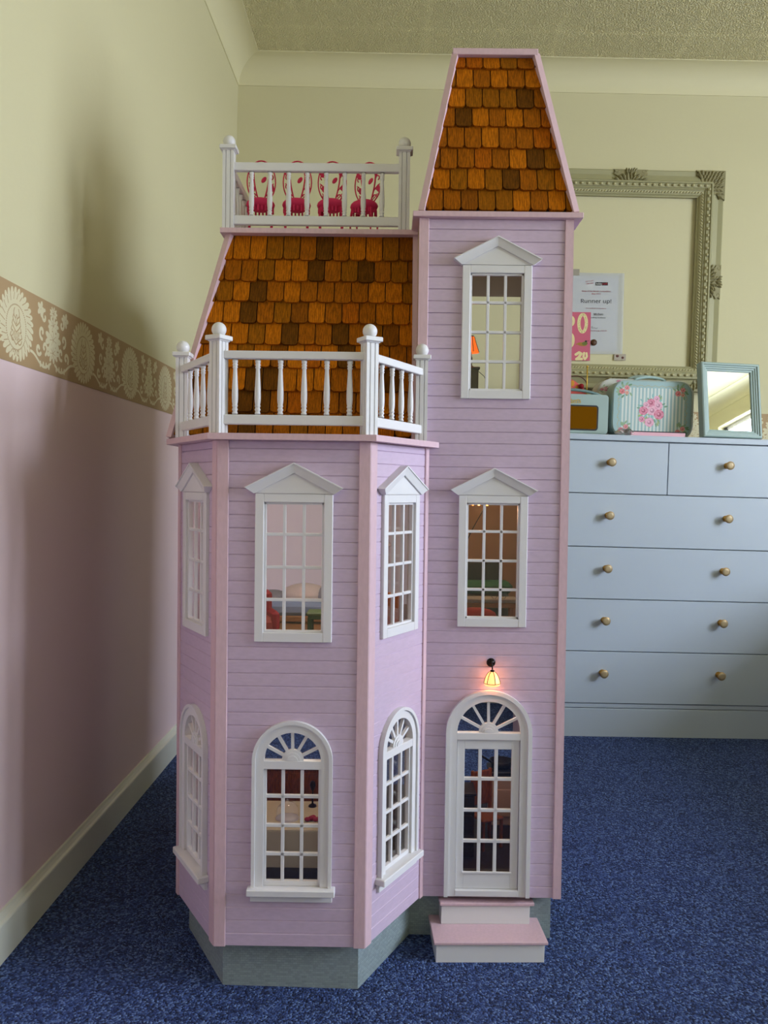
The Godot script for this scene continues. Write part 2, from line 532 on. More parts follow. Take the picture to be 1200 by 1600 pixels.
func ring(mb: MB, inner: Array, outer: Array, z0: float, z1: float):
	for i in inner.size() - 1:
		var a: Vector2 = inner[i]
		var b: Vector2 = inner[i + 1]
		var c: Vector2 = outer[i + 1]
		var d: Vector2 = outer[i]
		mb.quad(Vector3(a.x, a.y, z1), Vector3(d.x, d.y, z1), Vector3(c.x, c.y, z1), Vector3(b.x, b.y, z1))
		mb.quad(Vector3(a.x, a.y, z0), Vector3(b.x, b.y, z0), Vector3(c.x, c.y, z0), Vector3(d.x, d.y, z0))
		mb.quad(Vector3(d.x, d.y, z0), Vector3(c.x, c.y, z0), Vector3(c.x, c.y, z1), Vector3(d.x, d.y, z1))
		mb.quad(Vector3(a.x, a.y, z1), Vector3(b.x, b.y, z1), Vector3(b.x, b.y, z0), Vector3(a.x, a.y, z0))
	for i in [0, inner.size() - 1]:
		var a: Vector2 = inner[i]
		var d: Vector2 = outer[i]
		var q := [Vector3(a.x, a.y, z0), Vector3(d.x, d.y, z0), Vector3(d.x, d.y, z1), Vector3(a.x, a.y, z1)]
		mb.oquad(q[0], q[1], q[2], q[3], Vector3((a.x + d.x) / 2, a.y + 0.01, (z0 + z1) / 2))

func poly_rect(x0: float, y0: float, x1: float, y1: float) -> PackedVector2Array:
	return PackedVector2Array([Vector2(x0, y0), Vector2(x1, y0), Vector2(x1, y1), Vector2(x0, y1)])

func clad(called: String, house: Node, xf: Transform3D, x0: float, x1: float, y0: float, y1: float, holes: Array):
	var pitch := 0.0207
	var wall := MB.new()
	var boards := []
	var y := y0
	while y < y1 - 0.001:
		var yt := minf(y + pitch, y1)
		var pieces := [poly_rect(x0, y, x1, yt)]
		for h in holes:
			var next := []
			for p in pieces: next.append_array(Geometry2D.clip_polygons(p, h))
			pieces = next
		for p in pieces:
			wall.prism(p, -0.006, 0.0)
			var b := MB.new()
			var zf := 0.0038 + rng.randf_range(-0.0002, 0.0002)
			for q in Geometry2D.intersect_polygons(p, poly_rect(x0, y, x1, yt - 0.0021)): b.prism(q, 0.0, zf)
			for q in Geometry2D.intersect_polygons(p, poly_rect(x0, yt - 0.0021, x1, yt)): b.prism(q, 0.0, zf, yt - 0.0021, -0.85)
			if b.n > 0: boards.append(b)
		y = yt
	var w := obj(called, wall, M.lilac, house, xf)
	for b in boards: obj("siding_board", b, M.lilac, w)

func sash_window(house: Node, xf: Transform3D) -> MeshInstance3D:
	var f := MB.new()
	var w := 0.0605
	var h := 0.2315
	for s in [-1.0, 1.0]:
		f.span(Vector3(s * w, 0, -0.004), Vector3(s * (w - 0.0137), h, 0.0095), 0.0008)
	f.span(Vector3(-w + 0.0137, 0, -0.004), Vector3(w - 0.0137, 0.0145, 0.0093), 0.0006)
	f.span(Vector3(-w + 0.0137, h - 0.0133, -0.004), Vector3(w - 0.0137, h, 0.0093), 0.0006)
	var win := obj("sash_window", f, M.white, house, xf)
	var g := MB.new()
	var iw := w - 0.0137
	for s in [-1.0, 1.0]: g.span(Vector3(s * iw, 0.0145, -0.003), Vector3(s * (iw - 0.0034), h - 0.0133, 0.0045), 0.0004)
	g.span(Vector3(-iw, 0.0145, -0.003), Vector3(iw, 0.0180, 0.0045), 0.0004)
	g.span(Vector3(-iw, h - 0.0167, -0.003), Vector3(iw, h - 0.0133, 0.0045), 0.0004)
	for x in [-0.0152, 0.0152]: g.span(Vector3(x - 0.0024, 0.016, -0.002), Vector3(x + 0.0024, h - 0.015, 0.0034), 0.0006)
	for y in [0.0655, 0.1165, 0.1680]: g.span(Vector3(-iw, y - 0.0024, -0.002), Vector3(iw, y + 0.0024, 0.0034), 0.0006)
	obj("glazing_bars", g, M.white, win)
	var p := MB.new()
	p.span(Vector3(-iw, 0.0145, -0.0004), Vector3(iw, h - 0.0133, 0.0002))
	obj("pane", p, M.pane, win)
	var d := MB.new()
	d.prism(PackedVector2Array([Vector2(-0.0635, h + 0.0006), Vector2(0.0635, h + 0.0006), Vector2(0, h + 0.034)]), -0.002, 0.0095)
	obj("tympanum", d, M.white, win)
	for s in [-1.0, 1.0]:
		var r := MB.new()
		var o0 := Vector3(s * 0.0765, h + 0.0096, 0.0185)
		var o1 := Vector3(0, h + 0.0485, 0.0185)
		var i0 := Vector3(s * 0.0622, h, 0.0125)
		var i1 := Vector3(0, h + 0.0325, 0.0125)
		var up := Vector3(s * 0.0009, 0.0018, 0.0)
		var bk := Vector3(0, 0, -1)
		var ctr := Vector3(s * 0.034, h + 0.022, 0.006)
		var flat := func(v: Vector3) -> Vector3: return Vector3(v.x, v.y, -0.001)
		var m0 := o0 - Vector3(s * 0.002, 0.0012, 0.0)
		var m1 := o1 - Vector3(0, 0.0022, 0.0)
		r.oquad(i0, i1, m1 + bk * 0.0015, m0 + bk * 0.0015, ctr)
		r.oquad(m0 + bk * 0.0015, m1 + bk * 0.0015, m1, m0, Vector3(0, h + 0.06, 0))
		r.oquad(m0, m1, o1, o0, ctr)
		r.oquad(o0, o1, flat.call(o1), flat.call(o0), ctr)
		r.oquad(i0, i1, flat.call(i1), flat.call(i0), Vector3(s * 0.034, h + 0.03, 0.006))
		r.oquad(i0, o0, flat.call(o0), flat.call(i0), ctr)
		obj("raking_cornice", r, M.white, win)
	return win

func fanlight(parent: Node, cy: float, r: float, hub: float):
	var g := MB.new()
	for k in 5:
		var a := deg_to_rad([27.0, 60.0, 91.0, 121.0, 152.0][k])
		var d := Vector3(cos(a), sin(a), 0)
		g.bar(Vector3(0, cy, -0.001) + d * hub * 0.8, Vector3(0, cy, -0.001) + d * (r + 0.002), 0.0046, 0.005, Vector3(0, 0, 1))
	obj("fanlight_spokes", g, M.white, parent)
	var b := MB.new()
	for k in 3:
		var rr: float = hub * [1.0, 0.74, 0.48][k]
		var pts := arc_pts(0, cy, rr, 0, PI, 18)
		b.prism(PackedVector2Array(pts), -0.001, 0.0055 + 0.0016 * k)
	obj("sunburst_boss", b, M.white, parent)

func arch_window(house: Node, xf: Transform3D) -> MeshInstance3D:   # x about its centre line, y as on the house
	var f := MB.new()
	ring(f, arch_outline(0.0447, 0.178, 0.381, 0.0447), arch_outline(0.0627, 0.178, 0.381, 0.0627), -0.004, 0.0090)
	f.span(Vector3(-0.046, 0.3675, -0.004), Vector3(0.046, 0.3808, 0.0086), 0.0006)
	var win := obj("arched_window", f, M.white, house, xf)
	var t := MB.new()
	ring(t, arch_outline(0.0578, 0.178, 0.381, 0.0578), arch_outline(0.0632, 0.178, 0.381, 0.0632), 0.004, 0.0125)
	obj("outer_moulding", t, M.white, win)
	var g := MB.new()
	for s in [-1.0, 1.0]: g.span(Vector3(s * 0.0447, 0.181, -0.003), Vector3(s * 0.0410, 0.368, 0.0045), 0.0004)
	g.span(Vector3(-0.0447, 0.181, -0.003), Vector3(0.0447, 0.1885, 0.0045), 0.0004)
	for x in [-0.0150, 0.0150]: g.span(Vector3(x - 0.0026, 0.185, -0.002), Vector3(x + 0.0026, 0.369, 0.0036), 0.0006)
	for y in [0.2310, 0.2765, 0.3230]: g.span(Vector3(-0.043, y - 0.0026, -0.002), Vector3(0.043, y + 0.0026, 0.0036), 0.0006)
	obj("glazing_bars", g, M.white, win)
	fanlight(win, 0.3808, 0.0447, 0.0172)
	var p := MB.new()
	p.prism(PackedVector2Array(arch_outline(0.0447, 0.182, 0.381, 0.0447)), -0.0010, -0.0005)
	obj("pane", p, M.pane, win)
	var s := MB.new()
	s.span(Vector3(-0.0690, 0.1702, -0.001), Vector3(0.0690, 0.1808, 0.0215), 0.0012)
	obj("sill", s, M.white, win)
	var a := MB.new()
	a.span(Vector3(-0.0645, 0.1568, -0.001), Vector3(0.0645, 0.1704, 0.0095), 0.0008)
	obj("sill_apron", a, M.white, win)
	return win

func door_set(house: Node, xf: Transform3D):
	var y0 := 0.0870
	var f := MB.new()
	ring(f, arch_outline(0.0560, y0, 0.3800, 0.0560), arch_outline(0.0755, y0, 0.3800, 0.0755), -0.004, 0.0095)
	f.span(Vector3(-0.0565, 0.3672, -0.004), Vector3(0.0565, 0.3798, 0.0090), 0.0008)
	f.span(Vector3(-0.0565, y0, -0.004), Vector3(0.0565, 0.0985, 0.0105), 0.0012)
	var frame := obj("door_frame", f, M.white, house, xf)
	var t := MB.new()
	ring(t, arch_outline(0.0690, y0, 0.3800, 0.0690), arch_outline(0.0760, y0, 0.3800, 0.0760), 0.004, 0.0135)
	obj("outer_moulding", t, M.white, frame)
	fanlight(frame, 0.3800, 0.0560, 0.0172)
	var d := MB.new()
	for s in [-1.0, 1.0]: d.span(Vector3(s * 0.0552, 0.0990, -0.003), Vector3(s * 0.0418, 0.3665, 0.0040), 0.0006)
	d.span(Vector3(-0.0420, 0.0990, -0.003), Vector3(0.0420, 0.1275, 0.0040), 0.0006)
	d.span(Vector3(-0.0420, 0.3495, -0.003), Vector3(0.0420, 0.3665, 0.0040), 0.0006)
	d.span(Vector3(-0.0440, 0.1265, 0.0030), Vector3(0.0440, 0.1300, 0.0062), 0.0006)
	obj("door_leaf", d, M.white, frame)
	var g := MB.new()
	for x in [-0.0143, 0.0143]: g.span(Vector3(x - 0.0030, 0.127, -0.002), Vector3(x + 0.0030, 0.350, 0.0032), 0.0006)
	for y in [0.1840, 0.2394, 0.2958]: g.span(Vector3(-0.0425, y - 0.0028, -0.002), Vector3(0.0425, y + 0.0028, 0.0032), 0.0006)
	obj("glazing_bars", g, M.white, frame)
	var p := MB.new()
	p.prism(PackedVector2Array(arch_outline(0.0555, 0.127, 0.3800, 0.0555)), -0.0010, -0.0005)
	obj("pane", p, M.pane, frame)

var baluster_mesh: ArrayMesh
func baluster_shape() -> ArrayMesh:
	if baluster_mesh: return baluster_mesh
	var b := MB.new(true)
	var k := 0.00103
	var prof := [Vector2(0, 0)]
	for q in [[0, 3.6], [18, 4.5], [32, 4.4], [45, 3.5], [62, 3.7], [80, 4.8], [94, 4.2], [105, 3.5], [120, 3.7], [135, 4.6], [150, 4.2], [157, 3.9], [200, 4.6], [255, 4.9], [320, 4.9], [405, 4.7], [555, 3.9], [705, 3.1], [722, 3.4], [735, 4.3], [748, 3.5], [757, 3.4], [775, 4.4], [790, 3.6], [800, 3.5], [815, 4.2], [835, 4.3], [865, 4.3]]:
		prof.append(Vector2(q[1] * k * 0.96, q[0] / 865.0))
	prof.append(Vector2(0, 1))
	b.lathe(prof, 12)
	b.st.generate_normals()
	baluster_mesh = b.st.commit()
	return baluster_mesh

func baluster(parent: Node, p: Vector3, h: float):
	var o := MeshInstance3D.new()
	o.mesh = baluster_shape(); o.material_override = M.white; o.name = numbered("baluster", parent)
	o.transform = Transform3D(Basis.from_scale(Vector3(1, h, 1)), p)
	parent.add_child(o, true)

func newel(parent: Node, p: Vector3, turn: float):
	var xf := Transform3D(Basis(Vector3.UP, turn), p)
	var b := MB.new()
	var hw := 0.0102
	var pts := []
	for k in 4:
		var rot := k * PI / 2
		for q in [[-1.0, 1.0], [-0.50, 1.0], [-0.40, 0.80], [-0.30, 1.0], [0.30, 1.0], [0.40, 0.80], [0.50, 1.0]]:
			pts.append(Vector2(q[0] * hw, q[1] * hw).rotated(-rot))
	b.slab(pts, 0.0, 0.1430)
	var o := obj("newel_post", b, M.white, parent, xf)
	var c := MB.new()
	c.box(Vector3(0, 0.1462, 0), Vector3(0.0305, 0.0072, 0.0305), 0.001)
	c.box(Vector3(0, 0.1418, 0), Vector3(0.0245, 0.0022, 0.0245), 0.0008)
	obj("post_cap", c, M.white, parent, xf)
	var f := MB.new(true)
	f.ball(Vector3(0, 0.1592, 0), Vector3.ONE * 0.0114, 20, 12)
	obj("ball_finial", f, M.white, parent, xf)

func rail(parent: Node, a: Vector3, b: Vector3, h: float, w: float):
	var m := MB.new()
	var t := (b - a).normalized()
	var yaw := atan2(-t.z, t.x)
	m.box(Vector3.ZERO, Vector3(a.distance_to(b), h, w), 0.0012)
	obj("rail", m, M.white, parent, Transform3D(Basis(Vector3.UP, yaw), (a + b) * 0.5))

func rail_run(parent: Node, a: Vector3, b: Vector3, spots: Array, deck: float, lo := [0.0138, 0.0290], hi := [0.1146, 0.1268]):
	rail(parent, a + Vector3(0, deck + (hi[0] + hi[1]) / 2, 0), b + Vector3(0, deck + (hi[0] + hi[1]) / 2, 0), hi[1] - hi[0], 0.0120)
	rail(parent, a + Vector3(0, deck + (lo[0] + lo[1]) / 2, 0), b + Vector3(0, deck + (lo[0] + lo[1]) / 2, 0), lo[1] - lo[0], 0.0100)
	for t in spots: baluster(parent, a.lerp(b, t) + Vector3(0, deck + lo[1], 0), hi[0] - lo[1])

func shingles(roof: Node, xf: Transform3D, rows: Array, field: PackedVector2Array, top: float, joined := false):
	var whole := MB.new()
	for i in rows.size():
		var y0: float = rows[i][0]
		var y1: float = rows[i + 1][0] if i + 1 < rows.size() else top
		y1 = minf(y1 + 0.009, top)
		var x: float = rows[i][1]
		while x > -0.6: x -= 0.0305
		while x < 0.6:
			var wd := 0.0305 + rng.randf_range(-0.0006, 0.0006)
			var dy := rng.randf_range(-0.0012, 0.0012)
			var g := 0.0009
			var ch := 0.0052
			var p := PackedVector2Array([Vector2(x + g, y0 + dy + ch), Vector2(x + g + ch * 0.35, y0 + dy + ch * 0.32), Vector2(x + g + ch, y0 + dy), Vector2(x + wd - g - ch, y0 + dy), Vector2(x + wd - g - ch * 0.35, y0 + dy + ch * 0.32), Vector2(x + wd - g, y0 + dy + ch), Vector2(x + wd - g, y1), Vector2(x + g, y1)])
			x += wd
			for q in Geometry2D.intersect_polygons(p, field):
				var area := 0.0
				for k in q.size(): area += q[k].cross(q[(k + 1) % q.size()]) * 0.5
				if absf(area) < 4e-5: continue
				var b := whole if joined else MB.new()
				b.prism(q, 0.0, 0.0078 + rng.randf_range(-0.0005, 0.0006), y0, -0.0066 / maxf(y1 - y0, 0.02))
				var pick := rng.randi() % 12
				var wi: int = [0, 0, 1, 1, 1, 2, 3, 3, 4, 4, 5, 6][pick]
				if not joined: obj("shingle", b, M.wood[wi], roof, xf)
	if joined: obj("side_shingles", whole, M.wood[1], roof, xf).set_meta("kind", "stuff")

func build_house():
	HX = Transform3D(Basis(Vector3.UP, 0.0111) * Basis(Vector3(0, 0, 1), 0.0162), Vector3(0.7111, 0.0, 1.7097))
	var H := thing("dolls_house", "tall lilac dolls' house with pink trim, bay front and shingled tower on blue carpet", "dollhouse", HX)
	var back := -0.54
	# foundation
	var b := MB.new()
	b.slab([Vector2(XB1 + 0.012, back + 0.02), Vector2(0.2388, back + 0.02), Vector2(0.2388, -0.023), Vector2(-0.0175, -0.0217), Vector2(-0.1043, 0.1485), Vector2(-0.3223, 0.1485), Vector2(-0.4175, -0.0206)], -0.006, YS)
	obj("foundation", b, M.brick, H)
	# floors and inner walls
	for q in [[YS, 0.0885, true], [0.524, 0.530, true]]:
		b = MB.new()
		b.slab([Vector2(XB1 + 0.006, back), Vector2(-0.0176, back), Vector2(-0.0176, -0.003), Vector2(XB3 - 0.006, ZB - 0.007), Vector2(XB2 + 0.006, ZB - 0.007), Vector2(XB1 + 0.006, -0.003)], q[0], q[1])
		obj("room_floor", b, M.pine if q[0] > 0.2 else M.darkwood, H)
	for q in [[YS, 0.0885], [0.524, 0.530], [0.906, 0.912], [1.272, 1.278]]:
		b = MB.new()
		b.span(Vector3(-0.0116, q[0], back), Vector3(0.2445, q[1], -0.0062))
		obj("room_floor", b, M.plaster if q[0] > 1.0 else (M.darkwood if q[0] < 0.2 else M.pine), H)
	b = MB.new(); b.span(Vector3(-0.0176, YS, back), Vector3(-0.0116, 1.278, -0.006)); obj("partition_wall", b, M.plaster, H)
	for q in [[0.2445, 0.2505, 1.2810, 1.0], [XB1 + 0.006, XB1, 0.8820, -1.0]]:   # lap-boarded side walls
		var prof := PackedVector2Array([Vector2(q[0], q[2]), Vector2(q[0], YS)])
		var y := YS
		while y < q[2] - 0.003:
			var yt := minf(y + 0.0207, q[2])
			prof.append(Vector2(q[1] + q[3] * 0.0020, y)); prof.append(Vector2(q[1] + q[3] * 0.0020, yt - 0.0021)); prof.append(Vector2(q[1] + q[3] * 0.0003, yt - 0.00001))
			y = yt
		b = MB.new()
		b.prism(prof, back, -0.0005)
		obj("side_wall", b, M.lilac, H)
	b = MB.new(); b.span(Vector3(-0.0116, 0.530, back), Vector3(0.2445, 0.906, back + 0.005)); obj("back_panel", b, mat(Color(0.70, 0.62, 0.48), 0.8), H)
	for q in [[Vector3(-0.2000, 0.8820, -0.080), 0.014], [Vector3(-0.2200, 0.5240, -0.080), 0.012], [Vector3(0.1200, 0.5240, -0.150), 0.012]]:  # unseen dome lamps, placed to light the rooms behind the windows
		b = MB.new(true)
		b.lathe([Vector2(0, -0.016), Vector2(0.010, -0.0145), Vector2(0.016, -0.008), Vector2(0.018, 0.0)], 14)
		var gm := mat(Color(1.0, 0.86, 0.66), 0.5)
		gm.emission_enabled = true; gm.emission = Color(1.0, 0.74, 0.46); gm.emission_energy_multiplier = 0.8
		var cl := obj("unseen_ceiling_light", b, gm, H, Transform3D(Basis.IDENTITY, q[0]))
		var ol := OmniLight3D.new()
		ol.name = "unseen_ceiling_glow"; ol.light_color = Color(1.0, 0.94, 0.88); ol.light_energy = q[1]; ol.light_size = 0.015; ol.omni_range = 5.0; ol.omni_attenuation = 2.0; ol.shadow_enabled = true
		ol.position = Vector3(0, -0.022, 0)
		cl.add_child(ol)
	# clapboard walls
	var er := Vector3(-XB3, 0, -ZB).normalized()
	var el := Vector3(XB2 - XB1, 0, ZB).normalized()
	var side := Vector2(XB3, ZB).length()
	var XR := Transform3D(Basis(er, Vector3.UP, er.cross(Vector3.UP)), Vector3(XB3, 0, ZB))
	var XL := Transform3D(Basis(el, Vector3.UP, el.cross(Vector3.UP)), Vector3(XB1, 0, 0))
	var XF := Transform3D(Basis.IDENTITY, Vector3(0, 0, ZB))
	var hole := func(cx: float, y: float) -> PackedVector2Array: return poly_rect(cx - 0.0535, y + 0.008, cx + 0.0535, y + 0.2255)
	var arch := func(cx: float) -> PackedVector2Array:
		var p := PackedVector2Array()
		for v in arch_outline(0.0530, 0.172, 0.381, 0.0530): p.append(v + Vector2(cx, 0))
		return p
	var dhole := PackedVector2Array()
	for v in arch_outline(0.0650, 0.0845, 0.3800, 0.0650): dhole.append(v + Vector2(0.1180, 0))
	clad("bay_wall", H, XF, XB2, XB3, YS, 0.8825, [hole.call(-0.2115, 0.5682), arch.call(-0.2103)])
	clad("bay_wall", H, XR, 0, side, YS, 0.8825, [hole.call(0.0960, 0.5682), arch.call(0.0985)])
	clad("bay_wall", H, XL, 0, side, YS, 0.8825, [hole.call(side - 0.0960, 0.5682), arch.call(side - 0.0960)])
	clad("tower_wall", H, Transform3D.IDENTITY, -0.0146, 0.2505, YS, 1.2815, [hole.call(0.1193, 0.5682), hole.call(0.1193, 0.9690), dhole])
	# corner trims
	var trims := [[XF, XB2 - 0.0036, XB2 + 0.0147, 0.8820], [XF, XB3 - 0.0147, XB3 + 0.0036, 0.8820], [XR, -0.0036, 0.0160, 0.8820], [XR, side - 0.0115, side, 0.8820], [XL, side - 0.0160, side + 0.0036, 0.8820], [XL, 0.0, 0.0115, 0.8820]]
	for q in trims:
		b = MB.new()
		b.span(Vector3(q[1], YS - 0.0012, -0.002), Vector3(q[2], q[3], 0.0066), 0.0008)
		obj("corner_trim", b, M.pink, H, q[0])
	for x in [[-0.0146, -0.0005], [0.2364, 0.2512]]:
		b = MB.new()
		b.span(Vector3(x[0], YS - 0.0012, -0.002), Vector3(x[1], 1.2815, 0.0066), 0.0008)
		obj("corner_trim", b, M.pink, H)
	b = MB.new(); b.span(Vector3(-0.0176, 0.895, -0.0150), Vector3(-0.0140, 1.2815, 0.0066)); obj("corner_trim", b, M.pink, H)
	b = MB.new(); b.span(Vector3(0.2500, YS, -0.0150), Vector3(0.2512, 1.2815, 0.0066)); obj("corner_trim", b, M.pink, H)
	# windows and door
	var w0 := sash_window(H, Transform3D(Basis.IDENTITY, Vector3(-0.2115, 0.5682, ZB)))
	for q in [XR * Transform3D(Basis.IDENTITY, Vector3(0.0960, 0.5682, 0)), XL * Transform3D(Basis.IDENTITY, Vector3(side - 0.0960, 0.5682, 0)), Transform3D(Basis.IDENTITY, Vector3(0.1193, 0.5682, 0)), Transform3D(Basis.IDENTITY, Vector3(0.1193, 0.9690, 0))]:
		copy(w0, q, H)
	var a0 := arch_window(H, Transform3D(Basis.IDENTITY, Vector3(-0.2103, 0, ZB)))
	for q in [XR * Transform3D(Basis.IDENTITY, Vector3(0.0985, 0, 0)), XL * Transform3D(Basis.IDENTITY, Vector3(side - 0.0960, 0, 0))]:
		copy(a0, q, H)
	door_set(H, Transform3D(Basis.IDENTITY, Vector3(0.1180, 0, 0)))
	# bay roof deck
	b = MB.new()
	b.slab([Vector2(-0.4583, back), Vector2(-0.4583, 0.0), Vector2(-0.3431, 0.196), Vector2(-0.0849, 0.196), Vector2(0.0222, 0.0062), Vector2(-0.0180, 0.0062), Vector2(-0.0180, back)], 0.8822, 0.8918)
	obj("balcony_deck", b, M.pink, H)
	# mansard roof
	var py := 0.8918
	b = MB.new()
	b.hull8([Vector3(-0.4460, py, 0.004), Vector3(-0.0180, py, 0.004), Vector3(-0.0180, py, back), Vector3(-0.4460, py, back), Vector3(-0.3610, 1.2742, -0.084), Vector3(-0.0180, 1.2742, -0.084), Vector3(-0.0180, 1.2742, back), Vector3(-0.3610, 1.2742, back)])
	var roof := obj("mansard_roof", b, M.roof_board, H)
	var up := Vector3(0, 0.3824, -0.088).normalized()
	var RX := Transform3D(Basis(Vector3.RIGHT, up, Vector3.RIGHT.cross(up)), Vector3(0, py, 0.004))
	var rows := [[0.0070, -0.3000], [0.0493, -0.2456], [0.0896, -0.2323], [0.1331, -0.2481], [0.1765, -0.3212], [0.2179, -0.3374], [0.2588, -0.3530], [0.2993, -0.3397], [0.3418, -0.3256]]
	shingles(roof, RX, rows, PackedVector2Array([Vector2(-0.4440, 0.001), Vector2(-0.0220, 0.001), Vector2(-0.0220, 0.3915), Vector2(-0.3610, 0.3915)]), 0.3915)
	up = Vector3(0.085, 0.3824, 0).normalized()
	RX = Transform3D(Basis(Vector3(0, 0, 1), up, Vector3(0, 0, 1).cross(up)), Vector3(-0.442, py, back))
	shingles(roof, RX, rows, PackedVector2Array([Vector2(0.0, 0.001), Vector2(0.540, 0.001), Vector2(0.453, 0.3910), Vector2(0.0, 0.3910)]), 0.3910, true)
	b = MB.new()
	b.bar(Vector3(-0.4475, py, 0.002), Vector3(-0.3620, 1.2742, -0.086), 0.0105, 0.0125, Vector3(-0.35, 0.22, 0.97))
	obj("hip_trim", b, M.pink, roof)
	b = MB.new()
	b.bar(Vector3(-0.0218, py, 0.002), Vector3(-0.0218, 1.2742, -0.086), 0.0095, 0.0120, Vector3(0, 0.22, 0.97))
	obj("hip_trim", b, M.pink, roof)
	# upper deck
	var uy := 1.2826
	b = MB.new()
	b.slab([Vector2(-0.3796, back), Vector2(-0.3796, -0.064), Vector2(-0.0180, -0.064), Vector2(-0.0180, back)], 1.2738, uy)
	obj("roof_deck", b, M.pink, H)
	# tower cornice, roof, cap
	b = MB.new()
	b.span(Vector3(-0.0292, 1.2812, back), Vector3(0.2655, 1.2908, 0.0165), 0.0008)
	obj("tower_cornice", b, M.pink, H)
	var ty := 1.2908
	var rb := [Vector3(-0.0165, ty, 0.0), Vector3(0.2555, ty, 0.0), Vector3(0.2555, ty, -0.30), Vector3(-0.0165, ty, -0.30)]
	var rt := [Vector3(0.0420, 1.5890, -0.0565), Vector3(0.1915, 1.5890, -0.0565), Vector3(0.1915, 1.5890, -0.2435), Vector3(0.0420, 1.5890, -0.2435)]
	b = MB.new()
	b.hull8(rb + rt)
	roof = obj("tower_roof", b, M.roof_board, H)
	up = Vector3(0, 1.589 - ty, -0.0565).normalized()
	RX = Transform3D(Basis(Vector3.RIGHT, up, Vector3.RIGHT.cross(up)), Vector3(0, ty, 0.0))
	rows = [[0.0046, 0.0512], [0.0428, 0.0661], [0.0832, 0.0488], [0.1224, 0.0624], [0.1629, 0.0490], [0.2007, 0.0628], [0.2402, 0.0482], [0.2774, 0.0911]]
	shingles(roof, RX, rows, PackedVector2Array([Vector2(-0.0160, 0.001), Vector2(0.2550, 0.001), Vector2(0.1905, 0.3025), Vector2(0.0430, 0.3025)]), 0.3025)
	for q in [[1.0, Vector3(0.2515, ty, 0.0), -0.064], [-1.0, Vector3(-0.0115, ty, -0.30), 0.0585]]:
		up = Vector3(q[2], 0.298, 0).normalized()
		var ax := Vector3(0, 0, -q[0])
		RX = Transform3D(Basis(ax, up, ax.cross(up)), q[1])
		shingles(roof, RX, rows, PackedVector2Array([Vector2(0.003, 0.001), Vector2(0.297, 0.001), Vector2(0.241, 0.3035), Vector2(0.059, 0.3035)]), 0.3035, true)
	for q in [[Vector3(-0.0128, ty, 0.0), Vector3(0.0455, 1.589, -0.0568), Vector3(-0.2, 0.2, 0.97)], [Vector3(0.2520, ty, 0.0), Vector3(0.1880, 1.589, -0.0568), Vector3(0.2, 0.2, 0.97)]]:
		b = MB.new()
		b.bar(q[0], q[1], 0.0105, 0.0120, q[2])
		obj("hip_trim", b, M.pink, roof)
	b = MB.new()
	b.span(Vector3(0.0395, 1.5885, -0.2500), Vector3(0.1923, 1.5998, -0.0440), 0.0008)
	obj("roof_cap", b, M.pink, roof)
	# balcony railing
	var R := Node3D.new(); R.name = "balcony_railing"; H.add_child(R)
	var deck := 0.8918
	var pl := Vector3(-0.3295, 0, 0.1815)
	var pr := Vector3(-0.0970, 0, 0.1815)
	var bl := Vector3(-0.4268, 0, 0.0120)
	var br := Vector3(-0.0100, 0, 0.0120)
	newel(R, pl + Vector3(0, deck, 0), deg_to_rad(-30)); newel(R, pr + Vector3(0, deck, 0), deg_to_rad(30))
	newel(R, bl + Vector3(0, deck, 0), deg_to_rad(0)); newel(R, br + Vector3(0, deck, 0), deg_to_rad(0))
	rail_run(R, pl, pr, [0.1095, 0.2605, 0.4110, 0.5680, 0.7185, 0.8705], deck)
	rail_run(R, pr, br, [0.2150, 0.4050, 0.5850, 0.7700], deck)
	rail_run(R, bl, pl, [0.2300, 0.4150, 0.5950, 0.7850], deck)
	# roof deck railing
	R = Node3D.new(); R.name = "roof_railing"; H.add_child(R)
	var ul := Vector3(-0.3660, 0, -0.0760)
	var ur := Vector3(-0.0440, 0, -0.0760)
	var ub := Vector3(-0.3660, 0, -0.3150)
	newel(R, ul + Vector3(0, uy, 0), 0.0); newel(R, ur + Vector3(0, uy, 0), 0.0)
	var sp := []
	for x in [-0.3243, -0.2907, -0.2562, -0.2222, -0.1873, -0.1533, -0.1188, -0.0844]: sp.append((x - ul.x) / (ur.x - ul.x))
	rail_run(R, ul, ur, sp, uy, [0.0085, 0.0250], [0.1060, 0.1210])
	rail_run(R, ub, ul, [0.08, 0.22, 0.36, 0.50, 0.64, 0.78, 0.91], uy, [0.0085, 0.0250], [0.1060, 0.1210])
	# porch light
	var L := MB.new(true)
	L.xf = Transform3D(Basis(Vector3.RIGHT, PI / 2), Vector3(0.1200, 0.5045, 0.0020))
	L.lathe([Vector2(0, 0), Vector2(0.0080, 0), Vector2(0.0080, 0.002), Vector2(0.0070, 0.004), Vector2(0.0055, 0.0042), Vector2(0.0045, 0.006), Vector2(0, 0.0065)], 16)
	L.xf = Transform3D.IDENTITY
	for k in 8:
		var a := TAU * k / 8
		L.ball(Vector3(0.1200 + cos(a) * 0.0055, 0.5045 + sin(a) * 0.0055, 0.0065), Vector3.ONE * 0.0017, 6, 4)
	L.tube([Vector3(0.1200, 0.5045, 0.006), Vector3(0.1203, 0.5060, 0.012), Vector3(0.1206, 0.5035, 0.017), Vector3(0.1208, 0.4950, 0.0185)], 0.0012, 6)
	L.ball(Vector3(0.1208, 0.4925, 0.0185), Vector3(0.0042, 0.0022, 0.0042), 10, 6)
	var plate := obj("porch_light", L, M.iron, H)
	var sh := MB.new(true)
	sh.xf = Transform3D(Basis.IDENTITY, Vector3(0.1208, 0.0, 0.0185))
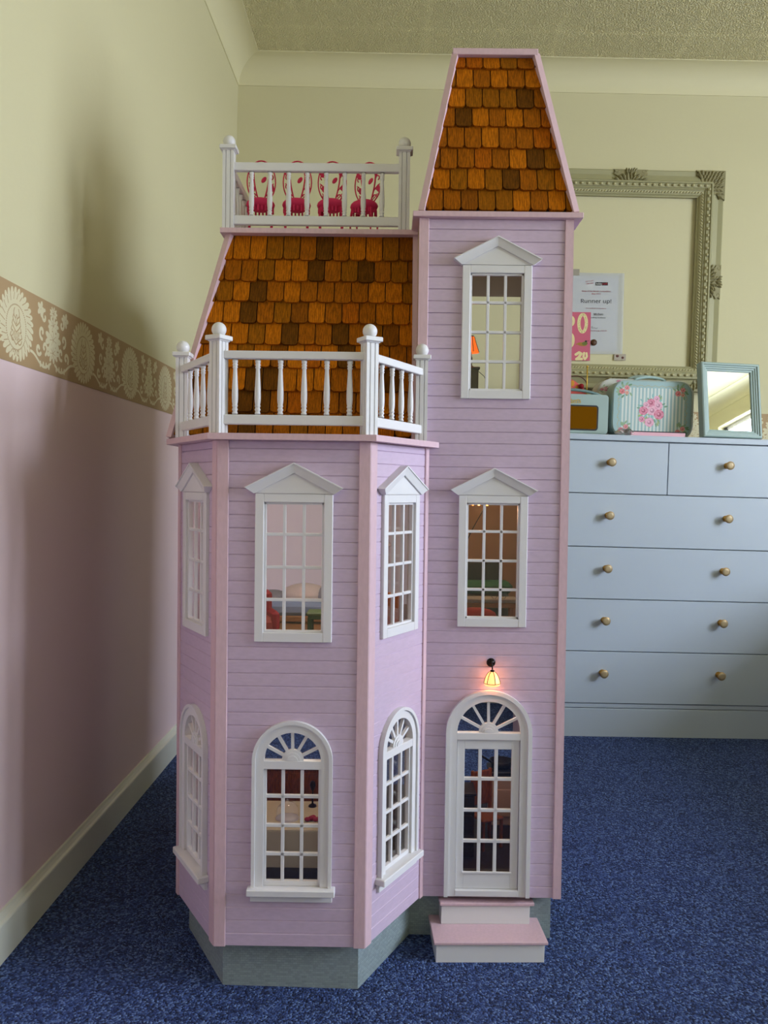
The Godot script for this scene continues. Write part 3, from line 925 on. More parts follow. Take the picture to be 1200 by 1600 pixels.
	sh.lathe([Vector2(0.0040, 0.4915), Vector2(0.0075, 0.4885), Vector2(0.0105, 0.4835), Vector2(0.0130, 0.4765), Vector2(0.0142, 0.4715), Vector2(0.0138, 0.4685), Vector2(0.0125, 0.4673)], 20)
	var sm := mat(Color(0.95, 0.80, 0.55), 0.4)
	sm.emission_enabled = true; sm.emission = Color(1.0, 0.80, 0.52); sm.emission_energy_multiplier = 0.6
	sm.backlight_enabled = true; sm.backlight = Color(0.5, 0.4, 0.25)
	obj("lamp_shade", sh, sm, plate)
	var ribs := MB.new()
	for k in 6:
		var a := TAU * k / 6 + 0.25
		var path := []
		for q in [[0.0043, 0.4915], [0.0079, 0.4885], [0.0109, 0.4835], [0.0134, 0.4765], [0.0146, 0.4715]]:
			path.append(Vector3(0.1208 + cos(a) * q[0], q[1], 0.0185 + sin(a) * q[0]))
		ribs.tube(path, 0.0006, 5)
	var hoop := []
	for k in 25: hoop.append(Vector3(0.1208 + cos(TAU * k / 24) * 0.0146, 0.4715, 0.0185 + sin(TAU * k / 24) * 0.0146))
	ribs.tube(hoop, 0.0005, 5)
	obj("shade_ribs", ribs, M.iron, plate)
	var bu := MB.new(true)
	bu.ball(Vector3(0.1208, 0.4790, 0.0185), Vector3(0.0040, 0.0052, 0.0040), 10, 8)
	var bm := mat(Color(1, 0.9, 0.7), 0.4)
	bm.emission_enabled = true; bm.emission = Color(1.0, 0.80, 0.45); bm.emission_energy_multiplier = 3.0
	obj("bulb", bu, bm, plate)
	var om := OmniLight3D.new()
	om.name = "porch_glow"; om.light_color = Color(1.0, 0.62, 0.34); om.light_energy = 0.0007; om.light_size = 0.004; om.omni_range = 6.0; om.omni_attenuation = 2.0; om.shadow_enabled = true
	om.position = Vector3(0.1208, 0.4790, 0.0185)
	plate.add_child(om)

func steps():
	var S := thing("doll_steps", "two pink and white wooden doorsteps on the carpet before the dolls' house door", "steps", Transform3D(Basis(Vector3.UP, 0.0680), Vector3(0.7336, 0.0, 1.7762)))
	var b := MB.new(); b.span(Vector3(0.0045, -0.004, -0.100), Vector3(0.1925, 0.0322, -0.0005), 0.0006); obj("riser", b, M.white, S)
	b = MB.new(); b.span(Vector3(0.0, 0.0320, -0.0985), Vector3(0.1975, 0.0373, 0.0040), 0.001); obj("tread", b, M.pink, S)
	b = MB.new(); b.span(Vector3(0.0190, 0.0372, -0.100), Vector3(0.1780, 0.0722, -0.0560), 0.0006); obj("riser", b, M.white, S)
	b = MB.new(); b.span(Vector3(0.0155, 0.0720, -0.0950), Vector3(0.1850, 0.0773, -0.0515), 0.001); obj("tread", b, M.pink, S)

# ---------------------------------------------------------------- things in and on the dolls' house
func pink_chairs():
	var t := thing("toy_chair", "", "chair", Transform3D.IDENTITY, "pink filigree toy chairs on the roof deck")
	var b := MB.new(true)   # cushion
	b.ball(Vector3(0, 0.0865, 0), Vector3(0.0285, 0.0135, 0.0235), 22, 10)
	obj("seat_cushion", b, M.magenta_cloth, t)
	b = MB.new()
	for k in 22:
		var a := TAU * k / 22
		b.xf = Transform3D(Basis(Vector3.UP, -a + PI / 2), Vector3(cos(a) * 0.0255, 0.0750, sin(a) * 0.0215))
		b.box(Vector3(0, 0, 0), Vector3(0.0034, 0.0080 if k % 2 else 0.0115, 0.0020), 0.0005)
	obj("fringe", b, M.magenta_cloth, t)
	b = MB.new(true)
	var hoop := []
	for k in 33:
		var a := TAU * k / 32
		hoop.append(Vector3(sin(a) * 0.0283, 0.1390 + cos(a) * 0.0430, -0.0200 - 0.003 * cos(a)))
	b.tube(hoop, 0.0014, 6)
	obj("back_hoop", b, M.magenta, t)
	b = MB.new(true)
	for s in [-1.0, 1.0]:
		var stem := []
		for k in 9:
			var u := k / 8.0
			stem.append(Vector3(s * (0.003 + 0.009 * sin(u * 2.4) + 0.006 * u * u), 0.0940 + 0.076 * u, -0.0215))
		b.tube(stem, 0.0016, 6)
		for q in [[0.0135, 0.1120, 0.0060, 1.0], [0.0185, 0.1300, 0.0060, -1.0], [0.0190, 0.1500, 0.0055, 1.0]]:
			var curl := []
			for k in 12:
				var u := k / 11.0
				var a: float = q[3] * (-1.2 + 4.6 * u)
				curl.append(Vector3(s * (q[0] + cos(a) * q[2] * (1 - 0.6 * u)), q[1] + sin(a) * q[2] * (1 - 0.6 * u), -0.0215))
			b.tube(curl, 0.0013, 5)
		b.tube([Vector3(s * 0.0080, 0.105, -0.0215), Vector3(s * 0.0150, 0.112, -0.0215), Vector3(s * 0.0200, 0.118, -0.0215)], 0.0010, 5)
		b.tube([Vector3(s * 0.0120, 0.124, -0.0215), Vector3(s * 0.0180, 0.132, -0.0215), Vector3(s * 0.0245, 0.137, -0.0215)], 0.0010, 5)
	obj("scroll_stems", b, M.magenta, t)
	for q in [[-0.0210, 0.156, 0.4], [-0.0040, 0.168, 2.2], [0.0050, 0.144, 2.5], [0.0215, 0.128, 0.2], [-0.0170, 0.126, 0.3], [0.0180, 0.160, -0.6]]:
		var lf := MB.new(true)
		lf.xf = Transform3D(Basis(Vector3(0, 0, 1), q[2]), Vector3(q[0], q[1], -0.0215))
		lf.ball(Vector3(0, 0, 0), Vector3(0.0042, 0.0072, 0.0010), 10, 6)
		obj("leaf", lf, M.magenta, t)
	for sx in [-1.0, 1.0]:
		for sz in [-1.0, 1.0]:
			var lg := MB.new(true)
			lg.tube([Vector3(sx * 0.0190, 0.0800, sz * 0.0150), Vector3(sx * 0.0225, 0.0550, sz * 0.0180), Vector3(sx * 0.0210, 0.0300, sz * 0.0175), Vector3(sx * 0.0235, 0.0, sz * 0.0200)], [0.0022, 0.0018, 0.0015, 0.0016], 6)
			obj("leg", lg, M.magenta, t)
	var spots := [[-0.3270, 0.10], [-0.2555, 0.05], [-0.1865, 0.0], [-0.1215, -0.35]]
	var labels := ["pink filigree toy chair nearest the left corner post of the roof deck", "pink filigree toy chair second from the left post of the roof deck", "pink filigree toy chair third along the roof deck, left of the turned one", "pink filigree toy chair turned slightly, nearest the tower on the roof deck"]
	for i in 4:
		var xf := HX * Transform3D(Basis(Vector3.UP, spots[i][1]), Vector3(spots[i][0], 1.2828, -0.2000 - (0.004 if i == 3 else 0.0)))
		var c: Node3D = t
		if i == 0: t.transform = xf
		else: c = copy(t, xf)
		c.set_meta("label", labels[i])

func inside():
	var b: MB
	var at := func(x: float, y: float, z: float, turn := 0.0) -> Transform3D: return HX * Transform3D(Basis(Vector3.UP, turn), Vector3(x, y, z))
	# bay, upper room
	var t := thing("toy_armchair", "crimson velvet toy armchair behind the bay's upper front window", "armchair", at.call(-0.3070, 0.530, -0.075, 0.35))
	b = MB.new(); b.box(Vector3(0, 0.022, 0), Vector3(0.060, 0.032, 0.055), 0.008); obj("seat", b, M.rust, t)
	b = MB.new(); b.box(Vector3(0, 0.050, -0.026), Vector3(0.066, 0.070, 0.018), 0.009); obj("backrest", b, M.crimson, t)
	for s in [-1.0, 1.0]:
		b = MB.new(); b.box(Vector3(s * 0.030, 0.032, 0.002), Vector3(0.014, 0.038, 0.058), 0.006); obj("armrest", b, M.crimson, t)
		for z in [-0.02, 0.02]:
			b = MB.new(); b.box(Vector3(s * 0.026, 0.003, z), Vector3(0.006, 0.007, 0.006), 0.001); obj("foot", b, M.darkwood, t)
	t = thing("toy_bed", "toy bed with pale pillows and blue spread behind the bay's upper front window", "bed", at.call(-0.2500, 0.530, -0.300))
	b = MB.new(); b.box(Vector3(0, 0.010, 0), Vector3(0.205, 0.012, 0.150), 0.002)
	for sx in [-1.0, 1.0]:
		for sz in [-1.0, 1.0]: b.box(Vector3(sx * 0.096, 0.004, sz * 0.069), Vector3(0.010, 0.008, 0.010), 0.001)
	obj("bed_base", b, M.pine, t)
	b = MB.new(); b.box(Vector3(0, 0.029, 0), Vector3(0.200, 0.028, 0.146), 0.008); obj("mattress", b, M.bluecloth, t)
	b = MB.new(true); b.ball(Vector3(0.010, 0.050, 0.005), Vector3(0.052, 0.026, 0.050), 20, 10); obj("pillow", b, M.pillow, t)
	b = MB.new(true); b.ball(Vector3(0.068, 0.050, 0.012), Vector3(0.036, 0.026, 0.050), 20, 10); obj("pillow", b, M.greycloth, t)
	b = MB.new(true); b.ball(Vector3(-0.060, 0.045, 0.005), Vector3(0.034, 0.016, 0.048), 20, 10); obj("pillow", b, M.greycloth, t)
	t = thing("toy_table", "dark green toy side table low behind the bay's upper front window", "table", at.call(-0.1860, 0.530, -0.110))
	b = MB.new(); b.box(Vector3(0, 0.0420, 0), Vector3(0.062, 0.006, 0.050), 0.002); obj("table_top", b, mat(Color(0.36, 0.50, 0.26), 0.5), t)
	b = MB.new(); b.box(Vector3(0, 0.0355, 0), Vector3(0.056, 0.008, 0.044), 0.001); obj("apron", b, M.leaf_green, t)
	for sx in [-1.0, 1.0]:
		for sz in [-1.0, 1.0]:
			b = MB.new(); b.box(Vector3(sx * 0.0245, 0.0170, sz * 0.0185), Vector3(0.008, 0.034, 0.008), 0.001); obj("leg", b, M.leaf_green, t)
	t = thing("toy_chair", "mustard yellow toy chair behind the bay's upper right window", "chair", at.call(-0.0625, 0.530, -0.020, -0.2))
	b = MB.new(); b.box(Vector3(0, 0.030, 0), Vector3(0.034, 0.006, 0.034), 0.002); obj("seat", b, M.yellow, t)
	b = MB.new(); b.box(Vector3(0, 0.062, -0.015), Vector3(0.034, 0.060, 0.005), 0.0024); obj("backrest", b, M.yellow, t)
	for sx in [-1.0, 1.0]:
		for sz in [-1.0, 1.0]:
			b = MB.new(); b.box(Vector3(sx * 0.013, 0.0135, sz * 0.013), Vector3(0.005, 0.027, 0.005), 0.001); obj("leg", b, M.yellow, t)
	t = thing("toy_wardrobe", "white toy cupboard behind the yellow chair in the bay's upper room", "cupboard", at.call(-0.0980, 0.530, -0.250))
	b = MB.new(); b.box(Vector3(0, 0.080, 0), Vector3(0.070, 0.160, 0.050), 0.002); obj("body", b, M.white, t)
	b = MB.new(); b.box(Vector3(0, 0.163, 0), Vector3(0.078, 0.006, 0.056), 0.002); obj("cornice", b, M.white, t)
	for s in [-1.0, 1.0]:
		b = MB.new(); b.box(Vector3(s * 0.0170, 0.076, 0.0262), Vector3(0.030, 0.130, 0.003), 0.001); obj("door", b, mat(Color(0.62, 0.70, 0.78), 0.5), t)
	# tower, top room
	t = thing("toy_cabinet", "olive brown toy bedside cabinet under the orange lamp in the tower window", "cabinet", at.call(0.0820, 0.912, -0.150))
	b = MB.new(); b.box(Vector3(0, 0.064, 0), Vector3(0.044, 0.128, 0.040), 0.002); obj("body", b, grainy(Color(0.40, 0.34, 0.17), noise(51, 0.03), 0.2, Vector3(20, 4, 20), 0.6), t)
	b = MB.new(); b.box(Vector3(0, 0.130, 0), Vector3(0.049, 0.005, 0.045), 0.001); obj("cabinet_top", b, M.darkwood, t)
	b = MB.new(true); b.ball(Vector3(0.0245, 0.060, 0.012), Vector3(0.003, 0.004, 0.003), 8, 6); obj("knob", b, M.darkwood, t)
	t = thing("toy_lamp", "tiny glowing orange table lamp in the tower's top window", "lamp", at.call(0.0905, 1.0445, -0.150))
	b = MB.new(true); b.lathe([Vector2(0, 0), Vector2(0.008, 0), Vector2(0.008, 0.002), Vector2(0.003, 0.005), Vector2(0.002, 0.012), Vector2(0.0035, 0.018), Vector2(0.0018, 0.024), Vector2(0.0015, 0.032), Vector2(0, 0.032)], 12); obj("base", b, M.black, t)
	b = MB.new(true); b.lathe([Vector2(0.0158, 0.0300), Vector2(0.0142, 0.0345), Vector2(0.0110, 0.0440), Vector2(0.0080, 0.0540), Vector2(0.0064, 0.0600)], 16)
	var om := mat(Color(0.85, 0.34, 0.06), 0.6)
	om.emission_enabled = true; om.emission = Color(1.0, 0.42, 0.05); om.emission_energy_multiplier = 0.7
	obj("lamp_shade", b, om, t)
	b = MB.new()
	for k in 6:
		var a := TAU * k / 6 + 0.3
		var path := []
		for q in [[0.0162, 0.0300], [0.0146, 0.0345], [0.0114, 0.0440], [0.0084, 0.0540], [0.0067, 0.0605]]: path.append(Vector3(cos(a) * q[0], q[1], sin(a) * q[0]))
		b.tube(path, 0.0007, 5)
	b.ball(Vector3(0, 0.0615, 0), Vector3(0.006, 0.0018, 0.006), 10, 5)
	obj("shade_ribs", b, M.black, t)
	var lamp_light := OmniLight3D.new()
	lamp_light.name = "lamp_glow"; lamp_light.light_color = Color(1.0, 0.5, 0.2); lamp_light.light_energy = 0.0006; lamp_light.light_size = 0.004; lamp_light.omni_attenuation = 2.0; lamp_light.shadow_enabled = true
	lamp_light.position = Vector3(0, 0.046, 0)
	t.add_child(lamp_light)
	b = MB.new(true); b.tube([Vector3(0.104, 1.040, -0.15), Vector3(0.116, 1.030, -0.15), Vector3(0.124, 1.018, -0.155), Vector3(0.127, 0.990, -0.16), Vector3(0.133, 0.9135, -0.17)], 0.0007, 5)
	tag(obj("lamp_cord", b, M.black, self, HX), "thin black cord trailing from the orange lamp in the tower window", "cord")
	# tower, middle room
	t = thing("toy_ceiling_lamp", "three-bulb toy ceiling lamp at the top of the tower's middle window", "lamp", at.call(0.1250, 0.906, -0.250))
	b = MB.new(true); b.tube([Vector3(0, 0, 0), Vector3(0, -0.118, 0)], 0.0008, 6)
	b.tube([Vector3(-0.022, -0.120, 0), Vector3(0, -0.118, 0), Vector3(0.022, -0.120, 0)], 0.0010, 6)
	obj("stem", b, M.iron, t)
	for x in [-0.016, -0.004, 0.014]:
		b = MB.new(true); b.ball(Vector3(x, -0.125, 0.001), Vector3(0.0040, 0.0042, 0.0040), 10, 6)
		var bm := mat(Color(1, 0.7, 0.4), 0.5)
		bm.emission_enabled = true; bm.emission = Color(1.0, 0.50, 0.20); bm.emission_energy_multiplier = 0.9
		obj("bulb", b, bm, t)
	var warm := OmniLight3D.new()
	warm.name = "bulb_glow"; warm.light_color = Color(1.0, 0.74, 0.52); warm.light_energy = 0.0075; warm.light_size = 0.008; warm.omni_attenuation = 2.0; warm.shadow_enabled = true
	warm.position = Vector3(0, -0.140, 0.004)
	t.add_child(warm)
	b = MB.new(true); b.tube([Vector3(0.085, 0.690, -0.2), Vector3(0.104, 0.730, -0.2), Vector3(0.128, 0.775, -0.2)], 0.0011, 5)
	tag(obj("toy_rod", b, M.black, self, HX), "thin black slanting rod behind the tower's middle window", "rod")
	t = thing("toy_sofa", "dark toy sofa with green seat behind the tower's middle window", "sofa", at.call(0.1250, 0.530, -0.330, 0.06))
	b = MB.new(); b.box(Vector3(0, 0.085, -0.035), Vector3(0.130, 0.080, 0.020), 0.007); obj("backrest", b, M.black, t)
	b = MB.new(); b.box(Vector3(0.004, 0.070, 0.005), Vector3(0.146, 0.026, 0.055), 0.009); obj("seat_cushion", b, M.green, t)
	b = MB.new(); b.box(Vector3(0, 0.030, 0), Vector3(0.136, 0.056, 0.060), 0.003); obj("base", b, M.black, t)
	t = thing("toy_bench", "low pale toy bench in front of the green seat in the tower", "bench", at.call(0.1270, 0.530, -0.210))
	b = MB.new(); b.box(Vector3(0, 0.058, 0), Vector3(0.140, 0.007, 0.050), 0.001); obj("bench_top", b, mat(Color(0.62, 0.70, 0.74), 0.5), t)
	b = MB.new(); b.box(Vector3(0, 0.049, 0), Vector3(0.136, 0.010, 0.046), 0.001); obj("rail", b, M.pine, t)
	for sx in [-1.0, 1.0]:
		for sz in [-1.0, 1.0]:
			b = MB.new(); b.box(Vector3(sx * 0.062, 0.022, sz * 0.018), Vector3(0.007, 0.044, 0.007), 0.001); obj("leg", b, M.plaster, t)
	b = MB.new(true)
	b.ball(Vector3(0, 0.014, 0), Vector3(0.040, 0.014, 0.026), 20, 8)
	var cu := obj("toy_cushion", b, M.red, self, at.call(0.1020, 0.5300 + 0.029, -0.100))
	tag(cu, "red toy cushion low in the tower's middle window", "cushion")
	t = thing("toy_stool", "small wooden toy stool holding the red cushion in the tower", "stool", at.call(0.1020, 0.530, -0.100))
	b = MB.new(); b.box(Vector3(0, 0.026, 0), Vector3(0.072, 0.006, 0.046), 0.001); obj("stool_top", b, M.darkwood, t)
	for sx in [-1.0, 1.0]:
		for sz in [-1.0, 1.0]:
			b = MB.new(); b.box(Vector3(sx * 0.030, 0.0115, sz * 0.018), Vector3(0.005, 0.023, 0.005), 0.001); obj("leg", b, M.darkwood, t)
	b = MB.new(true)
	for q in [[0.150, 0.0], [0.168, 0.6]]:
		var loop := []
		for k in 17:
			var a: float = TAU * k / 16 + q[1]
			loop.append(Vector3(q[0] + cos(a) * 0.007, 0.604 + sin(a) * 0.013, -0.198))
		b.tube(loop, 0.0005, 5)
	tag(obj("wire_loops", b, M.black, self, HX), "two thin black wire loops on the pale bench in the tower", "wire")
	# bay, ground room
	t = thing("toy_table", "toy dining table under a pale cloth behind the bay's arched front window", "table", at.call(-0.2250, 0.0885, -0.068))
	b = MB.new(); b.box(Vector3(0, 0.1080, 0), Vector3(0.190, 0.005, 0.136), 0.002); obj("cloth_top", b, M.linen, t)
	b = MB.new()
	for q in [[Vector3(0, 0.074, 0.0675), Vector3(0.188, 0.066, 0.002)], [Vector3(0, 0.074, -0.0675), Vector3(0.188, 0.066, 0.002)], [Vector3(0.094, 0.074, 0), Vector3(0.002, 0.066, 0.134)], [Vector3(-0.094, 0.074, 0), Vector3(0.002, 0.066, 0.134)]]:
		b.box(q[0], q[1], 0.0006)
	obj("cloth_drop", b, M.linen, t)
	for sx in [-1.0, 1.0]:
		for sz in [-1.0, 1.0]:
			b = MB.new(); b.box(Vector3(sx * 0.08, 0.053, sz * 0.055), Vector3(0.009, 0.106, 0.009), 0.001); obj("leg", b, M.darkwood, t)
	t = thing("glass_dome", "tiny clear glass dome standing on the pale cloth", "dome", at.call(-0.2440, 0.1990, -0.050))
	b = MB.new(true); b.lathe([Vector2(0.0200, 0.0), Vector2(0.0208, 0.010), Vector2(0.0190, 0.020), Vector2(0.0130, 0.0270), Vector2(0.005, 0.0295), Vector2(0.002, 0.031), Vector2(0.003, 0.034), Vector2(0, 0.036)], 20); obj("glass_bell", b, M.glass, t)
	b = MB.new(true); b.lathe([Vector2(0, -0.0010), Vector2(0.022, -0.0010), Vector2(0.022, 0.0010), Vector2(0, 0.0012)], 20); obj("plate", b, M.white, t)
	b = MB.new(true)
	for q in [[0, 0, 0.0045], [0.008, 0.003, 0.004], [-0.007, 0.004, 0.004], [0.003, -0.006, 0.004], [0.012, -0.002, 0.003]]: b.ball(Vector3(q[0], q[2], q[1]), Vector3(0.0055, q[2], 0.005), 10, 6)
	tag(obj("toy_roses", b, mat(Color(0.60, 0.08, 0.22), 0.7), self, at.call(-0.1990, 0.1990, -0.040)), "tiny dark pink roses on the pale cloth beside the dome", "flowers")
	t = thing("toy_sideboard", "low orange-brown toy sideboard behind the cloth-covered table", "sideboard", at.call(-0.2350, 0.0885, -0.400))
	b = MB.new(); b.box(Vector3(0, 0.045, 0), Vector3(0.260, 0.090, 0.060), 0.002); obj("body", b, M.orangewood, t)
	b = MB.new(); b.box(Vector3(0, 0.0925, 0), Vector3(0.268, 0.005, 0.066), 0.001); obj("sideboard_top", b, M.orangewood, t)
	for s in [-1.0, 0.0, 1.0]:
		b = MB.new(); b.box(Vector3(s * 0.085, 0.045, 0.031), Vector3(0.078, 0.078, 0.003), 0.001); obj("door", b, M.orangewood, t)
	b = MB.new(true); b.lathe([Vector2(0, 0), Vector2(0.008, 0), Vector2(0.007, 0.003), Vector2(0.0018, 0.006), Vector2(0.0016, 0.030), Vector2(0.004, 0.034), Vector2(0.006, 0.042), Vector2(0.004, 0.048), Vector2(0, 0.050)], 12)
	tag(obj("toy_candlestick", b, M.iron, self, at.call(-0.2030, 0.1990, -0.1080)), "bronze toy candlestick at the back of the pale cloth", "candlestick")
	# tower, ground room
	t = thing("toy_dresser", "dark brown toy dresser inside the front door on the left", "dresser", at.call(0.0800, 0.0885, -0.170))
	b = MB.new(); b.box(Vector3(0, 0.062, 0), Vector3(0.062, 0.124, 0.060), 0.002); obj("body", b, M.darkwood, t)
	b = MB.new(); b.box(Vector3(0, 0.1265, 0), Vector3(0.068, 0.005, 0.066), 0.001); obj("dresser_top", b, M.darkwood, t)
	for y in [0.03, 0.07, 0.105]:
		b = MB.new(); b.box(Vector3(0, y, 0.031), Vector3(0.054, 0.030, 0.003), 0.001); obj("drawer", b, M.darkwood, t)
	t = thing("toy_chair", "orange-brown wooden toy chair inside the front door", "chair", at.call(0.1420, 0.0885, -0.200, 0.5))
	b = MB.new(); b.box(Vector3(0, 0.060, 0), Vector3(0.052, 0.006, 0.048), 0.002); obj("seat", b, M.orangewood, t)
	b = MB.new(); b.box(Vector3(0, 0.112, -0.022), Vector3(0.046, 0.070, 0.005), 0.002); obj("backrest", b, M.orangewood, t)
	for sx in [-1.0, 1.0]:
		for sz in [-1.0, 1.0]:
			var hh: float = 0.150 if sz < 0 else 0.058
			b = MB.new(); b.box(Vector3(sx * 0.022, hh / 2, sz * 0.020), Vector3(0.006, hh, 0.006), 0.001); obj("leg", b, M.orangewood, t)
	t = thing("toy_stove", "pale toy stove with black top behind the glazed front door", "stove", at.call(0.1960, 0.0885, -0.330))
	b = MB.new(); b.box(Vector3(0, 0.054, 0), Vector3(0.066, 0.108, 0.060), 0.003); obj("body", b, M.plaster, t)
	b = MB.new(); b.box(Vector3(0, 0.112, 0), Vector3(0.072, 0.010, 0.064), 0.002); obj("hob", b, M.black, t)
	b = MB.new(); b.box(Vector3(0, 0.050, 0.0315), Vector3(0.050, 0.060, 0.004), 0.002); obj("oven_door", b, M.plaster, t)
	t = thing("toy_pan", "black toy frying pan on the stove behind the front door", "pan", at.call(0.1880, 0.2060, -0.330))
	b = MB.new(true); b.lathe([Vector2(0, 0), Vector2(0.020, 0), Vector2(0.026, 0.016), Vector2(0.0245, 0.016), Vector2(0.019, 0.002), Vector2(0, 0.002)], 20); obj("bowl", b, M.black, t)
	b = MB.new(true); b.tube([Vector3(-0.024, 0.013, 0.004), Vector3(-0.048, 0.030, 0.012)], 0.0025, 6); obj("handle", b, M.black, t)

# ---------------------------------------------------------------- chest of drawers and what stands on it
var CX: Transform3D
func chest():
	CX = Transform3D(Basis(Vector3.UP, 0.0615), Vector3(1.0, 0.0, 0.4321))
	var C := thing("chest_of_drawers", "white chest of six drawers with round brass knobs right of the dolls' house", "chest", CX)
	var x0 := 0.149
	var x1 := 0.941
	var b := MB.new()
	b.span(Vector3(x0, 0.012, -0.360), Vector3(x1, 0.990, -0.0190), 0.001)
	obj("carcass", b, M.chest, C)
	b = MB.new(); b.span(Vector3(x0 - 0.004, 0.9885, -0.362), Vector3(x1 + 0.004, 1.0075, 0.0030), 0.0015); obj("top_panel", b, M.chest, C)
	b = MB.new(); b.span(Vector3(x0, -0.004, -0.100), Vector3(x1, 0.0945, -0.0030), 0.0015); obj("plinth", b, M.chest, C)
	b = MB.new(); b.span(Vector3(x0, 0.0965, -0.050), Vector3(x1, 0.1105, -0.0040), 0.0012); obj("bottom_rail", b, M.chest, C)
	var g := [0.9862, 0.8124, 0.6351, 0.4613, 0.2867, 0.1120]
	var kx := [0.3475, 0.7430]
	var drawers := []
	var mid := 0.5445
	drawers.append([x0, mid - 0.0012, g[0], g[1], [kx[0]]]); drawers.append([mid + 0.0012, x1, g[0], g[1], [kx[1]]])
	for i in range(1, 5): drawers.append([x0, x1, g[i], g[i + 1], kx])
	var ky := [0.9155, 0.9162, 0.7400, 0.5645, 0.3915, 0.2160]
	for i in drawers.size():
		var d: Array = drawers[i]
		b = MB.new(); b.span(Vector3(d[0], d[3] + 0.0012, -0.0185), Vector3(d[1], d[2] - 0.0014, 0.0), 0.0012)
		var dr := obj("drawer", b, M.chest, C)
		for x in d[4]:
			var kxf := Transform3D(Basis(Vector3.RIGHT, PI / 2), Vector3(x + (0.003 if i == 2 and x > 0.5 else 0.0), ky[i], 0.0))
			b = MB.new(true); b.lathe([Vector2(0, 0), Vector2(0.0105, 0), Vector2(0.0098, 0.003), Vector2(0.0078, 0.006), Vector2(0.0074, 0.014), Vector2(0.0105, 0.020), Vector2(0.0138, 0.0235), Vector2(0.0140, 0.0265), Vector2(0.0128, 0.0270)], 20)
			var kn := obj("knob", b, M.brass, dr, kxf)
			kn.set_meta("label", "round brass knob with pale face")
			b = MB.new(true); b.lathe([Vector2(0.0129, 0.0268), Vector2(0.0124, 0.0278), Vector2(0.006, 0.0284), Vector2(0, 0.0285)], 20)
			b.xf = Transform3D.IDENTITY
			var face := MeshInstance3D.new()
			b.st.generate_normals(); face.mesh = b.st.commit(); face.material_override = M.knob_face
			face.name = numbered("knob_face", dr); face.transform = kxf
			dr.add_child(face, true)

func rounded(w: float, h: float, r: float, k := 6) -> PackedVector2Array:
	var p := PackedVector2Array()
	for q in [[1.0, -1.0, -PI / 2], [1.0, 1.0, 0.0], [-1.0, 1.0, PI / 2], [-1.0, -1.0, PI]]:
		for i in k + 1:
			var a: float = q[2] + PI / 2 * i / k
			p.append(Vector2(q[0] * (w / 2 - r) + cos(a) * r, q[1] * (h / 2 - r) + sin(a) * r))
	return p

func printed_face(poly: PackedVector2Array, z: float, w: float, h: float) -> MB:
	var mb := MB.new()
	var ix := Geometry2D.triangulate_polygon(poly)
	for i in range(0, ix.size(), 3):
		var t := [poly[ix[i]], poly[ix[i + 1]], poly[ix[i + 2]]]
		if (t[1] - t[0]).cross(t[2] - t[0]) > 0.0: t = [t[0], t[2], t[1]]
		for v in t:
			mb.st.set_uv(Vector2(v.x / w + 0.5, 0.5 - v.y / h)); mb.st.add_vertex(Vector3(v.x, v.y, z))
	return mb

func image_mat(img: Image, rough := 0.5) -> StandardMaterial3D:
	var m := mat(Color.WHITE, rough)
	m.albedo_texture = ImageTexture.create_from_image(img)
	return m

func suitcase(label: String, xf: Transform3D, w: float, h: float, d: float, r: float, body: Material, front: Material, handle: Material):
	var t := thing("suitcase", label, "suitcase", xf)
	var b := MB.new()
	var p := rounded(w, h, r, 8)
	for i in p.size(): p[i] += Vector2(0, h / 2)
	b.prism(p, -d, -0.004)
	obj("body", b, body, t)
	b = MB.new()
	var q := rounded(w - 0.006, h - 0.006, r - 0.003, 8)
	for i in q.size(): q[i] += Vector2(0, h / 2)
	b.prism(q, -0.005, -0.001)
	obj("lid", b, body, t)
	var face := rounded(w - 0.010, h - 0.010, r - 0.005, 8)
	var fm := printed_face(face, -0.0006, w - 0.010, h - 0.010)
	obj("printed_front", fm, front, t, Transform3D(Basis.IDENTITY, Vector3(0, h / 2, 0)))
	b = MB.new(true)
	var path := []
	for k in 13:
		var u := k / 12.0
		path.append(Vector3(-0.055 + 0.11 * u, h + 0.0035 + 0.0125 * sin(PI * u) ** 0.6, -d * 0.45))
	b.tube(path, 0.0050, 8)
	obj("handle", b, handle, t)

